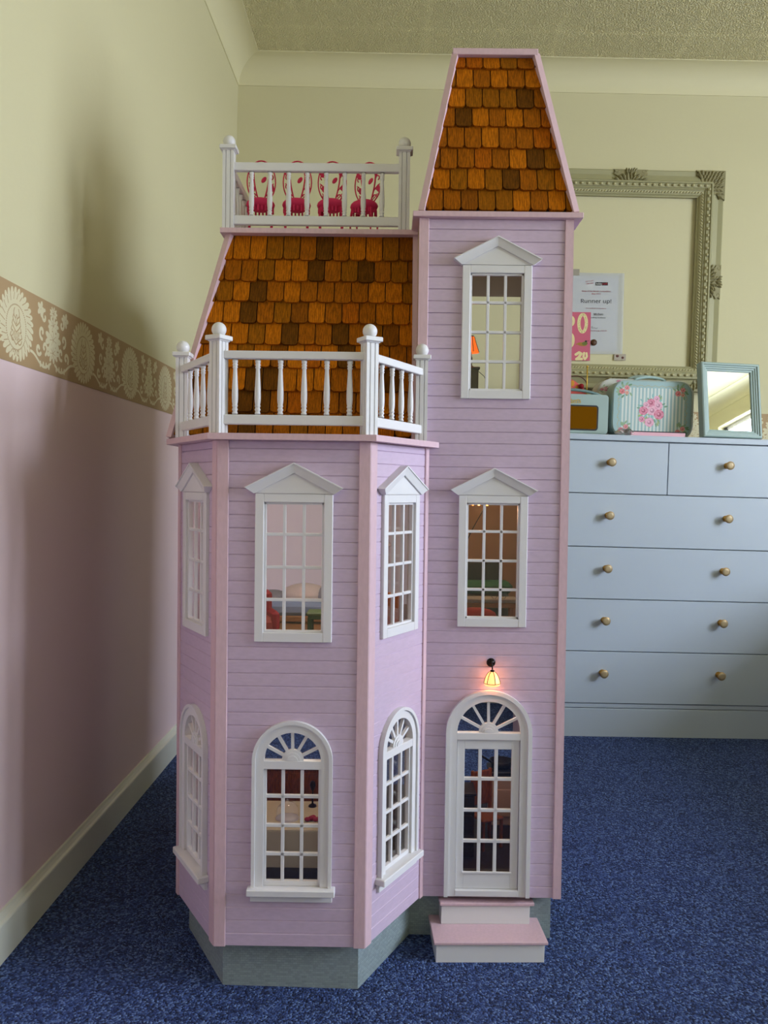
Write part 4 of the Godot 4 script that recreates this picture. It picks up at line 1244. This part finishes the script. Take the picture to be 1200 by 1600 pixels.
func on_chest():
	var top := 1.0078
	var at := func(x: float, y: float, z: float, turn := 0.0) -> Transform3D: return CX * Transform3D(Basis(Vector3.UP, turn), Vector3(x, y, z))
	suitcase("small duck-egg suitcase with striped front and rose bouquet on the white chest", at.call(0.5205, top, -0.100), 0.278, 0.196, 0.075, 0.046, M.duckegg, image_mat(case_image()), mat(Color(0.66, 0.76, 0.76), 0.4))
	var fl := image_mat(floral_image(), 0.6)
	suitcase("larger white floral suitcase standing behind the striped one", at.call(0.5330, top, -0.200), 0.350, 0.213, 0.080, 0.055, mat(Color(0.78, 0.78, 0.75), 0.6), fl, M.duckegg)
	# radio
	var t := thing("retro_radio", "duck-egg blue retro radio with brown grille on the white chest", "radio", at.call(0.2420, top, -0.085))
	var b := MB.new()
	var p := rounded(0.244, 0.134, 0.012, 6)
	for i in p.size(): p[i] += Vector2(0, 0.073)
	b.prism(p, -0.085, -0.003)
	obj("case", b, M.duckegg, t)
	b = MB.new()
	p = rounded(0.238, 0.128, 0.010, 6)
	for i in p.size(): p[i] += Vector2(0, 0.073)
	b.prism(p, -0.004, 0.0)
	obj("front_panel", b, M.duckegg, t)
	b = MB.new()
	p = rounded(0.176, 0.086, 0.010, 6)
	for i in p.size(): p[i] += Vector2(-0.001, 0.060)
	b.prism(p, -0.002, 0.0012)
	obj("grille_border", b, M.black, t)
	b = MB.new()
	p = rounded(0.166, 0.076, 0.007, 6)
	for i in p.size(): p[i] += Vector2(-0.001, 0.060)
	b.prism(p, -0.002, 0.0018)
	obj("grille", b, M.grille, t)
	text_part("gold_lettering", "Roberts", 0.0150, M.gold, t, Vector3(-0.0010, 0.1150, 0.001), 0.052, "Droid Serif", 0.08)
	b = MB.new(true)
	var path := []
	for k in 13:
		var u := k / 12.0
		path.append(Vector3(-0.108 + 0.216 * u, 0.140 + 0.019 * sin(PI * u) ** 0.7, -0.042))
	b.tube(path, 0.0052, 8)
	obj("handle", b, mat(Color(0.42, 0.52, 0.52), 0.5), t)
	b = MB.new(true); b.tube([Vector3(0.0617, 0.139, -0.060), Vector3(0.0610, 0.242, -0.060)], 0.0021, 8); b.ball(Vector3(0.0610, 0.243, -0.060), Vector3.ONE * 0.0036, 10, 6); obj("aerial", b, M.gold, t)
	for s in [-1.0, 1.0]:
		b = MB.new(); b.box(Vector3(s * 0.095, 0.003, -0.04), Vector3(0.02, 0.007, 0.05), 0.001); obj("foot", b, M.black, t)
	# patterned pouch behind the radio
	t = thing("patterned_pouch", "pink patterned pouch with red bobble peeping up behind the radio", "pouch", at.call(0.2850, top, -0.215))
	b = MB.new()
	b.prism(PackedVector2Array([Vector2(-0.050, 0.0), Vector2(0.050, 0.0), Vector2(0.038, 0.168), Vector2(0.020, 0.182), Vector2(-0.004, 0.200), Vector2(-0.016, 0.206), Vector2(-0.040, 0.196)]), -0.030, 0.0)
	obj("body", b, mat(Color(0.85, 0.38, 0.36), 0.8), t)
	b = MB.new(true)
	for q in [[-0.014, 0.192, 0.0075, 0.011], [-0.022, 0.174, 0.008, 0.008], [0.002, 0.176, 0.006, 0.009]]: b.ball(Vector3(q[0], q[1], 0.0005), Vector3(q[2], q[3], 0.0012), 10, 5)
	obj("petal_patch", b, mat(Color(0.80, 0.55, 0.16), 0.8), t)
	b = MB.new(true); b.ball(Vector3(0.0165, 0.182, 0.008), Vector3.ONE * 0.0095, 12, 8); obj("bobble", b, mat(Color(0.55, 0.03, 0.10), 0.9), t)
	b = MB.new(true)
	path = []
	for k in 15:
		var u := k / 14.0
		path.append(Vector3(-0.040 + 0.084 * u, 0.185 + 0.036 * sin(PI * u) ** 0.5, -0.012))
	b.tube(path, 0.0016, 6); obj("carry_loop", b, mat(Color(0.30, 0.10, 0.06), 0.6), t)
	# slim pink box with ribbon
	t = thing("slim_box", "slim pink box with dark lid edge lying before the striped suitcase", "box", at.call(0.5142, top, -0.020))
	b = MB.new(); b.span(Vector3(-0.092, 0.0, -0.062), Vector3(0.092, 0.0135, 0.0), 0.001); obj("body", b, mat(Color(0.86, 0.66, 0.71), 0.5), t)
	b = MB.new(); b.span(Vector3(-0.094, 0.0135, -0.064), Vector3(0.094, 0.0165, 0.0005), 0.0006); obj("lid", b, mat(Color(0.10, 0.07, 0.08), 0.5), t)
	t = thing("ribbon_bow", "crumpled silver ribbon bow at the left end of the slim pink box", "ribbon", at.call(0.4000, top, -0.010))
	for i in 7:
		b = MB.new(true)
		var a := i * 0.9
		var loop := []
		var rr = 0.012 + 0.004 * (i % 3)
		for k in 13:
			var u := TAU * k / 12
			loop.append(Vector3(cos(a) * 0.014 + cos(u) * rr * cos(a * 1.7), 0.009 + sin(u) * 0.007 + 0.001 * i, sin(a) * 0.006 + cos(u) * rr * 0.4 * sin(a)))
		for k in 12:
			var o := Vector3(0.002 * sin(i * 2.0 + k), 0.0012, 0.0042)
			b.quad(loop[k] - o, loop[k] + o, loop[k + 1] + o, loop[k + 1] - o)
		obj("ribbon_loop", b, M.silver if i % 2 else mat(Color(0.80, 0.77, 0.74), 0.3), t)
	b = MB.new(true); b.ball(Vector3(-0.022, 0.008, 0), Vector3(0.016, 0.007, 0.010), 12, 6); obj("knot", b, mat(Color(0.76, 0.73, 0.70), 0.3), t)
	# dressing mirror
	var tilt := Basis(Vector3.UP, 0.085) * Basis(Vector3.RIGHT, -0.150)
	t = thing("table_mirror", "duck-egg blue framed mirror leaning back at the right of the white chest", "mirror", CX * Transform3D(tilt, Vector3(0.7640, top + 0.001, -0.030)))
	var w := 0.2090
	var h := 0.2560
	var steps_ := [[0.0, -0.010], [0.0, 0.020], [0.0035, 0.0225], [0.0075, 0.0225], [0.0095, 0.0185], [0.0135, 0.0185], [0.0155, 0.0150], [0.0195, 0.0145], [0.0215, 0.0110], [0.0262, 0.0100], [0.0270, 0.0040]]
	b = MB.new()
	for i in steps_.size() - 1:
		var c0 := []
		var c1 := []
		for s in [[-1.0, 0.0], [1.0, 0.0], [1.0, 1.0], [-1.0, 1.0]]:
			var u: Array = steps_[i]
			var v: Array = steps_[i + 1]
			c0.append(Vector3(s[0] * (w / 2 - u[0]), (u[0] if s[1] == 0.0 else h - u[0]), u[1]))
			c1.append(Vector3(s[0] * (w / 2 - v[0]), (v[0] if s[1] == 0.0 else h - v[0]), v[1]))
		for k in 4:
			b.quad(c0[k], c0[(k + 1) % 4], c1[(k + 1) % 4], c1[k])
	b.quad(Vector3(w / 2, 0, -0.010), Vector3(-w / 2, 0, -0.010), Vector3(-w / 2, h, -0.010), Vector3(w / 2, h, -0.010))
	obj("moulded_frame", b, M.duckegg, t)
	b = MB.new(); b.span(Vector3(-w / 2 + 0.026, 0.026, 0.0030), Vector3(w / 2 - 0.026, h - 0.026, 0.0048)); obj("mirror_glass", b, M.mirror, t)
	b = MB.new()
	b.hull8([Vector3(-0.03, 0.0130, -0.070), Vector3(0.03, 0.0130, -0.070), Vector3(0.03, 0.0140, -0.064), Vector3(-0.03, 0.0140, -0.064), Vector3(-0.02, 0.20, -0.016), Vector3(0.02, 0.20, -0.016), Vector3(0.02, 0.20, -0.010), Vector3(-0.02, 0.20, -0.010)])
	obj("stand", b, M.brown, t)

func bed():  # out of view to the right, placed to shade the foot of the chest
	var t := thing("bed", "unseen low bed with pale cover, out of view, shading the foot of the chest", "bed", Transform3D(Basis.IDENTITY, Vector3(2.56, 0, 1.50)))
	var b := MB.new(); b.box(Vector3(0, 0.20, 0), Vector3(0.94, 0.24, 1.90), 0.01); obj("base", b, M.chest, t)
	b = MB.new(); b.box(Vector3(0, 0.43, 0), Vector3(0.92, 0.22, 1.88), 0.05); obj("mattress", b, M.linen, t)
	b = MB.new(); b.box(Vector3(0, 0.58, -0.72), Vector3(0.66, 0.12, 0.40), 0.05); obj("pillow", b, M.paper, t)
	for sx in [-1.0, 1.0]:
		for sz in [-1.0, 1.0]:
			b = MB.new(); b.box(Vector3(sx * 0.42, 0.04, sz * 0.88), Vector3(0.05, 0.08, 0.05), 0.004); obj("leg", b, M.darkwood, t)

# ---------------------------------------------------------------- gilt frame and papers on the back wall
func carved(mb: MB, spots: Array, centre: Vector2, z: float, size: float, seed_: int):   # overlapping carved leaves fanning from a centre
	var r := RandomNumberGenerator.new()
	r.seed = seed_
	for p in spots:
		var d: Vector2 = p - centre
		var a := d.angle() + r.randf_range(-0.35, 0.35)
		var l := size * r.randf_range(0.8, 1.25)
		mb.xf = Transform3D(Basis(Vector3(0, 0, 1), a) * Basis(Vector3.UP, -0.25), Vector3(p.x, p.y, z))
		mb.ball(Vector3.ZERO, Vector3(l, l * 0.42, size * 0.55), 10, 6)
		mb.ball(Vector3(l * 0.2, 0, size * 0.42), Vector3(l * 0.55, l * 0.12, size * 0.25), 8, 5)
	mb.xf = Transform3D.IDENTITY

func picture_frame():
	var F := thing("ornate_frame", "large empty ornate sage-gilt picture frame on the back wall above the chest", "picture frame", Transform3D(Basis.IDENTITY, Vector3(1.4810, 1.6135, 0.0035)))
	var W := 0.3490
	var Hh := 0.4085
	var prof := [[0.0, 0.0], [0.0, 0.022], [0.004, 0.026], [0.020, 0.0235], [0.040, 0.0300], [0.0455, 0.0400], [0.0500, 0.0400], [0.0525, 0.0350], [0.0640, 0.0340], [0.0665, 0.0290], [0.0700, 0.0300], [0.0720, 0.0260], [0.0860, 0.0200], [0.0910, 0.0130], [0.0940, 0.0120], [0.0940, 0.0]]
	for side in 4:
		var b := MB.new()
		for i in prof.size() - 1:
			var pts := []
			for u in [prof[i], prof[i + 1]]:
				for e in [-1.0, 1.0]:
					var q: Vector3
					match side:
						0: q = Vector3(-e * (W - u[0]), Hh - u[0], u[1])
						1: q = Vector3(W - u[0], e * (Hh - u[0]), u[1])
						2: q = Vector3(e * (W - u[0]), -Hh + u[0], u[1])
						3: q = Vector3(-W + u[0], -e * (Hh - u[0]), u[1])
					pts.append(q)
			b.quad(pts[0], pts[1], pts[3], pts[2])
		obj("moulding", b, M.gilt_flat, F)
	var bd := MB.new(true)
	var rp := MB.new(true)
	for side in 4:
		var along := W if side % 2 == 0 else Hh
		var across := Hh if side % 2 == 0 else W
		var sg := 1.0 if side < 2 else -1.0
		var k := int((along - 0.058) * 2 / 0.0235)
		for i in k:
			var u := -along + 0.058 + (i + 0.5) * (along - 0.058) * 2 / k
			var v := sg * (across - 0.0580)
			bd.ball(Vector3(u, v, 0.0375) if side % 2 == 0 else Vector3(v, u, 0.0375), Vector3(0.0058, 0.0048, 0.005) if side % 2 == 0 else Vector3(0.0048, 0.0058, 0.005), 10, 6)
		k = int((along - 0.075) * 2 / 0.011)
		for i in k:
			var u := -along + 0.075 + (i + 0.5) * (along - 0.075) * 2 / k
			var v := sg * (across - 0.0790)
			rp.xf = Transform3D(Basis(Vector3(0, 0, 1), 0.6 if side % 2 == 0 else -0.9), Vector3(u, v, 0.0235) if side % 2 == 0 else Vector3(v, u, 0.0235))
			rp.ball(Vector3.ZERO, Vector3(0.0060, 0.0026, 0.0035), 8, 5)
		rp.xf = Transform3D.IDENTITY
	var beads := obj("bead_row", bd, M.gilt_pale, F); beads.set_meta("kind", "stuff")
	var rope := obj("rope_edge", rp, M.gilt_pale, F); rope.set_meta("kind", "stuff")
	# carved ornaments: one in the middle of each side, one on each corner
	for q in [[0.0, Hh, 0.0], [0.0, -Hh, PI], [W, 0.0, -PI / 2], [-W, 0.0, PI / 2]]:
		var b := MB.new(true)
		var spots := []
		for k in 9: spots.append(Vector2(-0.052 + 0.013 * k, -0.014 - 0.006 * absf(k - 4.0)))
		for k in 7: spots.append(Vector2(-0.036 + 0.012 * k, -0.030 - 0.002 * absf(k - 3.0)))
		for k in 5: spots.append(Vector2(-0.016 + 0.008 * k, -0.007))
		carved(b, spots, Vector2(0, -0.050), 0.0330, 0.0105, 71)
		b.smooth(false)
		b.prism(PackedVector2Array([Vector2(0.064, -0.002), Vector2(0.058, -0.010), Vector2(0.063, -0.018), Vector2(0.052, -0.024), Vector2(0.048, -0.036), Vector2(0.030, -0.042), Vector2(0.0, -0.046), Vector2(-0.030, -0.042), Vector2(-0.048, -0.036), Vector2(-0.052, -0.024), Vector2(-0.063, -0.018), Vector2(-0.058, -0.010), Vector2(-0.064, -0.002)]), 0.018, 0.0310)
		for s in [-1.0, 1.0]:
			var path := []
			for k in 12:
				var a := 0.4 + 5.0 * k / 11.0
				path.append(Vector3(s * (0.050 + cos(a) * 0.009 * (1 - 0.05 * k)), -0.010 + sin(a) * 0.007 * (1 - 0.05 * k), 0.0300))
			b.tube(path, 0.0022, 6)
		obj("side_ornament", b, M.gilt, F, Transform3D(Basis(Vector3(0, 0, 1), q[2]), Vector3(q[0], q[1], 0.0)))
	for q in [[1.0, 1.0, 0.0], [-1.0, 1.0, PI / 2], [-1.0, -1.0, PI], [1.0, -1.0, -PI / 2]]:
		var b := MB.new()
		var xf := Transform3D(Basis(Vector3(0, 0, 1), q[2]), Vector3(q[0] * W, q[1] * Hh, 0.0))
		b.prism(PackedVector2Array([Vector2(0.0005, 0.0005), Vector2(-0.108, 0.0005), Vector2(-0.100, -0.010), Vector2(-0.104, -0.018), Vector2(-0.088, -0.028), Vector2(-0.086, -0.046), Vector2(-0.074, -0.054), Vector2(-0.070, -0.070), Vector2(-0.054, -0.074), Vector2(-0.046, -0.086), Vector2(-0.028, -0.088), Vector2(-0.018, -0.104), Vector2(-0.010, -0.100), Vector2(0.0005, -0.108)]), 0.018, 0.0315)
		var c := obj("corner_ornament", b, M.gilt, F, xf)
		b = MB.new(true)
		var spots := []
		for i in 8:
			for j in 8:
				var u := 0.010 + 0.0125 * i + (0.006 if j % 2 else 0.0)
				var v := 0.010 + 0.0125 * j
				if u + v < 0.118: spots.append(Vector2(-u, -v))
		carved(b, spots, Vector2(-0.070, -0.070), 0.0320, 0.0090, 72)
		obj("carved_leaves", b, M.gilt, c)

func wall_papers():
	var z := 0.0035
	var t := thing("certificate", "white runner-up certificate in a clear sleeve taped inside the ornate frame", "certificate", Transform3D(Basis(Vector3(0, 0, 1), 0.012), Vector3(1.3760, 1.4900, z)))
	var b := MB.new(); b.span(Vector3(-0.098, -0.1400, 0.0), Vector3(0.0820, 0.1420, 0.0006)); obj("sheet", b, M.paper, t)
	b = MB.new(); b.span(Vector3(-0.104, -0.1515, 0.0007), Vector3(0.1040, 0.1530, 0.0011)); obj("clear_sleeve", b, M.sleeve, t)
	var d := 0.0014
	b = MB.new(); b.prism(PackedVector2Array([Vector2(-0.022, 0.1300), Vector2(-0.008, 0.1120), Vector2(-0.010, 0.1080), Vector2(-0.018, 0.0900), Vector2(-0.030, 0.0960), Vector2(-0.042, 0.1060)]), d - 0.0008, d - 0.0004); obj("star_badge", b, M.ink_white, t)
	text_part("printed_line", "LET'S GET", 0.0045, M.ink_red, t, Vector3(-0.0260, 0.1215, d), 0.030, "Droid Sans", 0.14)
	text_part("printed_line", "CRAFTING!", 0.0045, M.ink_red, t, Vector3(-0.0250, 0.1130, d), 0.028, "Droid Sans", 0.14)
	b = MB.new(); b.span(Vector3(-0.0040, 0.1065, d - 0.0006), Vector3(0.0430, 0.1180, d)); obj("logo_panel", b, M.ink, t)
	text_part("logo_lettering", "hobby", 0.0070, M.ink_white, t, Vector3(0.0095, 0.1120, d + 0.0003), 0.022)
	text_part("logo_lettering", "craft", 0.0070, mat(Color(0.75, 0.12, 0.22), 0.6), t, Vector3(0.0310, 0.1120, d + 0.0003), 0.019)
	text_part("printed_line", "Make of the Month Competition", 0.0050, M.ink_red, t, Vector3(0.0000, 0.0840, d), 0.108)
	text_part("printed_line", "May 2012", 0.0050, M.ink_red, t, Vector3(0.0000, 0.0745, d), 0.034)
	text_part("printed_title", "Runner up!", 0.0140, M.ink, t, Vector3(0.0000, 0.0470, d), 0.114)
	text_part("printed_line", "This certificate is awarded to", 0.0036, M.ink_red, t, Vector3(0.0000, 0.0200, d), 0.076)
	text_part("handwriting", "Michau", 0.0080, M.ink, t, Vector3(0.0100, -0.0020, d), 0.036, "Droid Serif", 0.03)
	text_part("printed_line", "for crafting excellence", 0.0042, M.ink, t, Vector3(0.0040, -0.0150, d), 0.066)
	b = MB.new(); b.span(Vector3(-0.0080, -0.0088, d - 0.0004), Vector3(0.0560, -0.0083, d)); b.span(Vector3(-0.02, -0.0585, d - 0.0004), Vector3(0.0420, -0.0580, d)); obj("ruled_line", b, M.tape, t)
	b = MB.new(true); b.tube([Vector3(-0.016, -0.051, d), Vector3(-0.010, -0.047, d), Vector3(-0.014, -0.0545, d), Vector3(-0.004, -0.0525, d), Vector3(0.002, -0.0555, d), Vector3(0.008, -0.0535, d)], 0.0006, 4); obj("signature", b, M.ink, t)
	text_part("printed_line", "Competition judge, Hobbycraft", 0.0034, M.ink_red, t, Vector3(0.0100, -0.0640, d), 0.066)
	for q in [[-0.078, 0.1540, 0.026, 0.024, "tape_strip"], [0.0950, -0.1620, 0.044, 0.024, "photo_tape"]]:
		b = MB.new(); b.box(Vector3(q[0], q[1], 0.0016), Vector3(q[2], q[3], 0.0008)); obj(q[4], b, M.tape if q[4] == "tape_strip" else mat(Color(0.66, 0.62, 0.56), 0.6), t)
	b = MB.new(true)
	b.ball(Vector3(0.085, -0.158, 0.002), Vector3(0.006, 0.005, 0.001), 10, 5); b.ball(Vector3(0.105, -0.164, 0.002), Vector3(0.005, 0.0045, 0.001), 10, 5)
	obj("printed_dots", b, mat(Color(0.36, 0.18, 0.16), 0.7), t)
	# greeting card
	t = thing("greeting_card", "pink greeting card with cream ovals and a bird in front of the certificate", "card", Transform3D(Basis(Vector3(0, 0, 1), 0.012), Vector3(1.3200, 1.4040, 0.0070)))
	b = MB.new(); b.span(Vector3(-0.0410, -0.0920, -0.0010), Vector3(0.0385, 0.0900, 0.0)); obj("card_sheet", b, M.paper, t)
	var mb := MB.new()
	mb.uvquad(Vector3(-0.041, -0.092, 0.0004), Vector3(0.0385, -0.092, 0.0004), Vector3(0.0385, 0.09, 0.0004), Vector3(-0.041, 0.09, 0.0004))
	obj("card_print", mb, image_mat(card_image(), 0.6), t)
	b = MB.new(true)
	b.xf = Transform3D(Basis(Vector3.RIGHT, PI / 2), Vector3.ZERO)
	b.lathe([Vector2(0, -0.003), Vector2(0.0115, -0.003), Vector2(0.0120, 0.0), Vector2(0.0110, 0.002), Vector2(0, 0.0025)], 22)
	tag(obj("wooden_disc", b, grainy(Color(0.36, 0.20, 0.07), noise(61, 0.05), 0.3, Vector3(20, 20, 20), 0.5), self, Transform3D(Basis.IDENTITY, Vector3(1.3718, 1.3812, 0.0080))), "small round brown disc on the certificate beside the pink card", "disc")

# ---------------------------------------------------------------- the room
const RX := 3.80      # right wall
const RZ := 4.30      # wall behind the camera
const CH := 2.40

func uv_strip(a: Vector3, b: Vector3, y0: float, y1: float, period: float, shift: float) -> MB:
	var m := MB.new()
	var l := a.distance_to(b)
	m.uvquad(Vector3(a.x, y0, a.z), Vector3(b.x, y0, b.z), Vector3(b.x, y1, b.z), Vector3(a.x, y1, a.z), Rect2(shift, 0, l / period, 1))
	return m

func room():
	var b := MB.new()
	b.span(Vector3(-0.15, -0.12, -0.15), Vector3(RX + 0.15, 0.0, RZ + 0.15))
	struct_obj("floor", b, M.carpet)
	b = MB.new(); b.span(Vector3(-0.15, CH, -0.15), Vector3(RX + 0.15, CH + 0.12, RZ + 0.15)); struct_obj("ceiling", b, M.ceiling)
	# left wall
	b = MB.new(); b.span(Vector3(-0.15, 0, -0.15), Vector3(0, CH, RZ + 0.15))
	var wl := struct_obj("wall_left", b, M.cream)
	b = MB.new(); b.span(Vector3(0, 0, 0.0008), Vector3(0.0008, 1.0025, RZ)); obj("lower_paint", b, M.blush, wl)
	b = MB.new(); b.span(Vector3(0, 1.0, 0.0012), Vector3(0.0012, 1.131, RZ)); obj("border_paper", b, M.tape, wl)
	obj("wallpaper_border", uv_strip(Vector3(0.0016, 0, RZ), Vector3(0.0016, 0, 0.0016), 1.0, 1.131, 0.2975, 0.5 + (1.786 - RZ) / 0.2975), M.border, wl)
	# back wall
	b = MB.new(); b.span(Vector3(0, 0, -0.15), Vector3(RX, CH, 0))
	var wb := struct_obj("wall_back", b, M.cream)
	b = MB.new(); b.span(Vector3(0.0008, 0, 0), Vector3(RX, 1.0025, 0.0008)); obj("lower_paint", b, M.blush, wb)
	b = MB.new(); b.span(Vector3(0.0012, 1.0, 0), Vector3(RX, 1.131, 0.0012)); obj("border_paper", b, M.tape, wb)
	obj("wallpaper_border", uv_strip(Vector3(0.0016, 0, 0.0016), Vector3(RX, 0, 0.0016), 1.0, 1.131, 0.2975, 0.1), M.border, wb)
	# right wall with two windows
	b = MB.new()
	var wz := [[1.65, 2.90], [3.14, 3.46]]
	var wy0 := 1.00
	var wy1 := 2.20
	b.span(Vector3(RX, 0, -0.15), Vector3(RX + 0.15, wy0, RZ + 0.15))
	b.span(Vector3(RX, wy1, -0.15), Vector3(RX + 0.15, CH, RZ + 0.15))
	b.span(Vector3(RX, wy0, -0.15), Vector3(RX + 0.15, wy1, wz[0][0]))
	b.span(Vector3(RX, wy0, wz[0][1]), Vector3(RX + 0.15, wy1, wz[1][0]))
	b.span(Vector3(RX, wy0, wz[1][1]), Vector3(RX + 0.15, wy1, RZ + 0.15))
	struct_obj("wall_right", b, M.cream)
	for i in 2:
		b = MB.new()
		var z0: float = wz[i][0]
		var z1: float = wz[i][1]
		for z in [z0 + 0.02, z1 - 0.02]: b.box(Vector3(RX + 0.08, (wy0 + wy1) / 2, z), Vector3(0.06, wy1 - wy0, 0.045), 0.004)
		for y in [wy0 + 0.02, wy1 - 0.02]: b.box(Vector3(RX + 0.08, y, (z0 + z1) / 2), Vector3(0.06, 0.045, z1 - z0), 0.004)
		var f := struct_obj("window_%d" % (i + 1), b, M.white)
		b = MB.new(); b.box(Vector3(RX + 0.085, (wy0 + wy1) / 2, (z0 + z1) / 2), Vector3(0.004, wy1 - wy0 - 0.04, z1 - z0 - 0.04)); obj("pane", b, M.pane, f)
		b = MB.new(); b.box(Vector3(RX - 0.01, wy0 - 0.012, (z0 + z1) / 2), Vector3(0.09, 0.024, z1 - z0 + 0.06), 0.004); obj("sill", b, M.skirting, f)
	# wall behind the camera
	b = MB.new(); b.span(Vector3(0, 0, RZ), Vector3(RX, CH, RZ + 0.15)); struct_obj("wall_front", b, M.cream)
	# coving
	var prof := []
	for i in 11:
		var a := PI / 2 * i / 10.0
		prof.append(Vector2(0.0853 - 0.0823 * cos(a), 0.0848 - 0.0818 * sin(a)))   # (from wall, down from ceiling)
	prof = [Vector2(0, 0.0875), Vector2(0.0030, 0.0875)] + prof + [Vector2(0.0890, 0.0030), Vector2(0.0890, 0)]
	for q in [["trim_1", Vector3(0, CH, RZ), Vector3(0, CH, 0), Vector3(1, 0, 0), 0.0, 1.0], ["trim_2", Vector3(0, CH, 0), Vector3(RX, CH, 0), Vector3(0, 0, 1), 1.0, -1.0], ["trim_3", Vector3(RX, CH, 0), Vector3(RX, CH, RZ), Vector3(-1, 0, 0), 1.0, -1.0], ["trim_4", Vector3(RX, CH, RZ), Vector3(0, CH, RZ), Vector3(0, 0, -1), 1.0, -1.0]]:
		var m := MB.new()
		var dir: Vector3 = (q[2] - q[1]).normalized()
		for i in prof.size() - 1:
			var u: Vector2 = prof[i]
			var v: Vector2 = prof[i + 1]
			m.smooth(i > 1 and i < prof.size() - 3)
			var a: Vector3 = q[1] + q[3] * u.x + dir * u.x - Vector3(0, u.y, 0)
			var c: Vector3 = q[1] + q[3] * v.x + dir * v.x - Vector3(0, v.y, 0)
			var a2: Vector3 = q[2] + q[3] * u.x - dir * u.x - Vector3(0, u.y, 0)
			var c2: Vector3 = q[2] + q[3] * v.x - dir * v.x - Vector3(0, v.y, 0)
			m.oquad(a, a2, c2, c, (q[1] + q[2]) * 0.5 - Vector3(0, 0.0, 0))
		struct_obj(q[0], m, M.cove)
	# skirting
	for q in [["baseboard_left", Vector3(0, 0, RZ), Vector3(0, 0, 0), Vector3(1, 0, 0)], ["baseboard_back", Vector3(0, 0, 0), Vector3(RX, 0, 0), Vector3(0, 0, 1)], ["baseboard_right", Vector3(RX, 0, 0), Vector3(RX, 0, RZ), Vector3(-1, 0, 0)]]:
		var m := MB.new()
		var sp := [Vector2(0.0150, 0.0), Vector2(0.0150, 0.0640), Vector2(0.0138, 0.0668), Vector2(0.0100, 0.0690), Vector2(0.0066, 0.0745), Vector2(0.0048, 0.0790), Vector2(0.0, 0.0800)]
		for i in sp.size() - 1:
			var a: Vector3 = q[1] + q[3] * sp[i].x + Vector3(0, sp[i].y, 0)
			var c: Vector3 = q[1] + q[3] * sp[i + 1].x + Vector3(0, sp[i + 1].y, 0)
			var off: Vector3 = q[2] - q[1]
			m.oquad(a, a + off, c + off, c, q[1] + off * 0.5)
		struct_obj(q[0], m, M.skirting)

# ----------------------------------------------------------------
func _ready():
	rng.seed = 20
	# camera
	var cam := Camera3D.new()
	cam.name = "camera"
	cam.transform = Transform3D(Basis(Vector3.UP, 0.0160) * Basis(Vector3.RIGHT, -0.0290) * Basis(Vector3(0, 0, 1), 0.0293), Vector3(0.6494, 0.8096, 3.1791))
	cam.keep_aspect = Camera3D.KEEP_HEIGHT
	cam.fov = 63.215; cam.near = 0.05; cam.far = 60.0
	add_child(cam)
	# sky and exposure
	var we := WorldEnvironment.new()
	we.name = "environment"
	var e := Environment.new()
	var sky := Sky.new()
	var ps := ProceduralSkyMaterial.new()
	ps.sky_top_color = Color(0.62, 0.74, 0.92); ps.sky_horizon_color = Color(0.90, 0.93, 0.96)
	ps.ground_bottom_color = Color(0.42, 0.44, 0.38); ps.ground_horizon_color = Color(0.80, 0.82, 0.80)
	ps.sky_energy_multiplier = 2.0; ps.ground_energy_multiplier = 1.0
	sky.sky_material = ps
	e.background_mode = Environment.BG_SKY
	e.sky = sky
	e.tonemap_mode = Environment.TONE_MAPPER_LINEAR
	e.tonemap_exposure = 1.6
	e.sdfgi_enabled = true; e.ssao_enabled = true; e.ssil_enabled = true
	we.environment = e
	add_child(we)
	# daylight at the two windows of the right wall
	for q in [[2.275, 1.18], [3.30, 0.27]]:
		var al := AreaLight3D.new()
		al.name = "window_daylight"
		al.area_size = Vector2(q[1], 1.12)
		al.light_color = Color(0.89, 0.935, 1.0)
		al.light_energy = 4.2
		al.area_normalize_energy = false
		al.shadow_enabled = true
		al.transform = Transform3D(Basis(Vector3.UP, PI / 2), Vector3(RX + 0.045, 1.60, q[0]))
		add_child(al, true)
	make_materials()
	room()
	build_house()
	chest()
	bed()
	steps()
	picture_frame()
	on_chest()
	wall_papers()
	pink_chairs()
	inside()
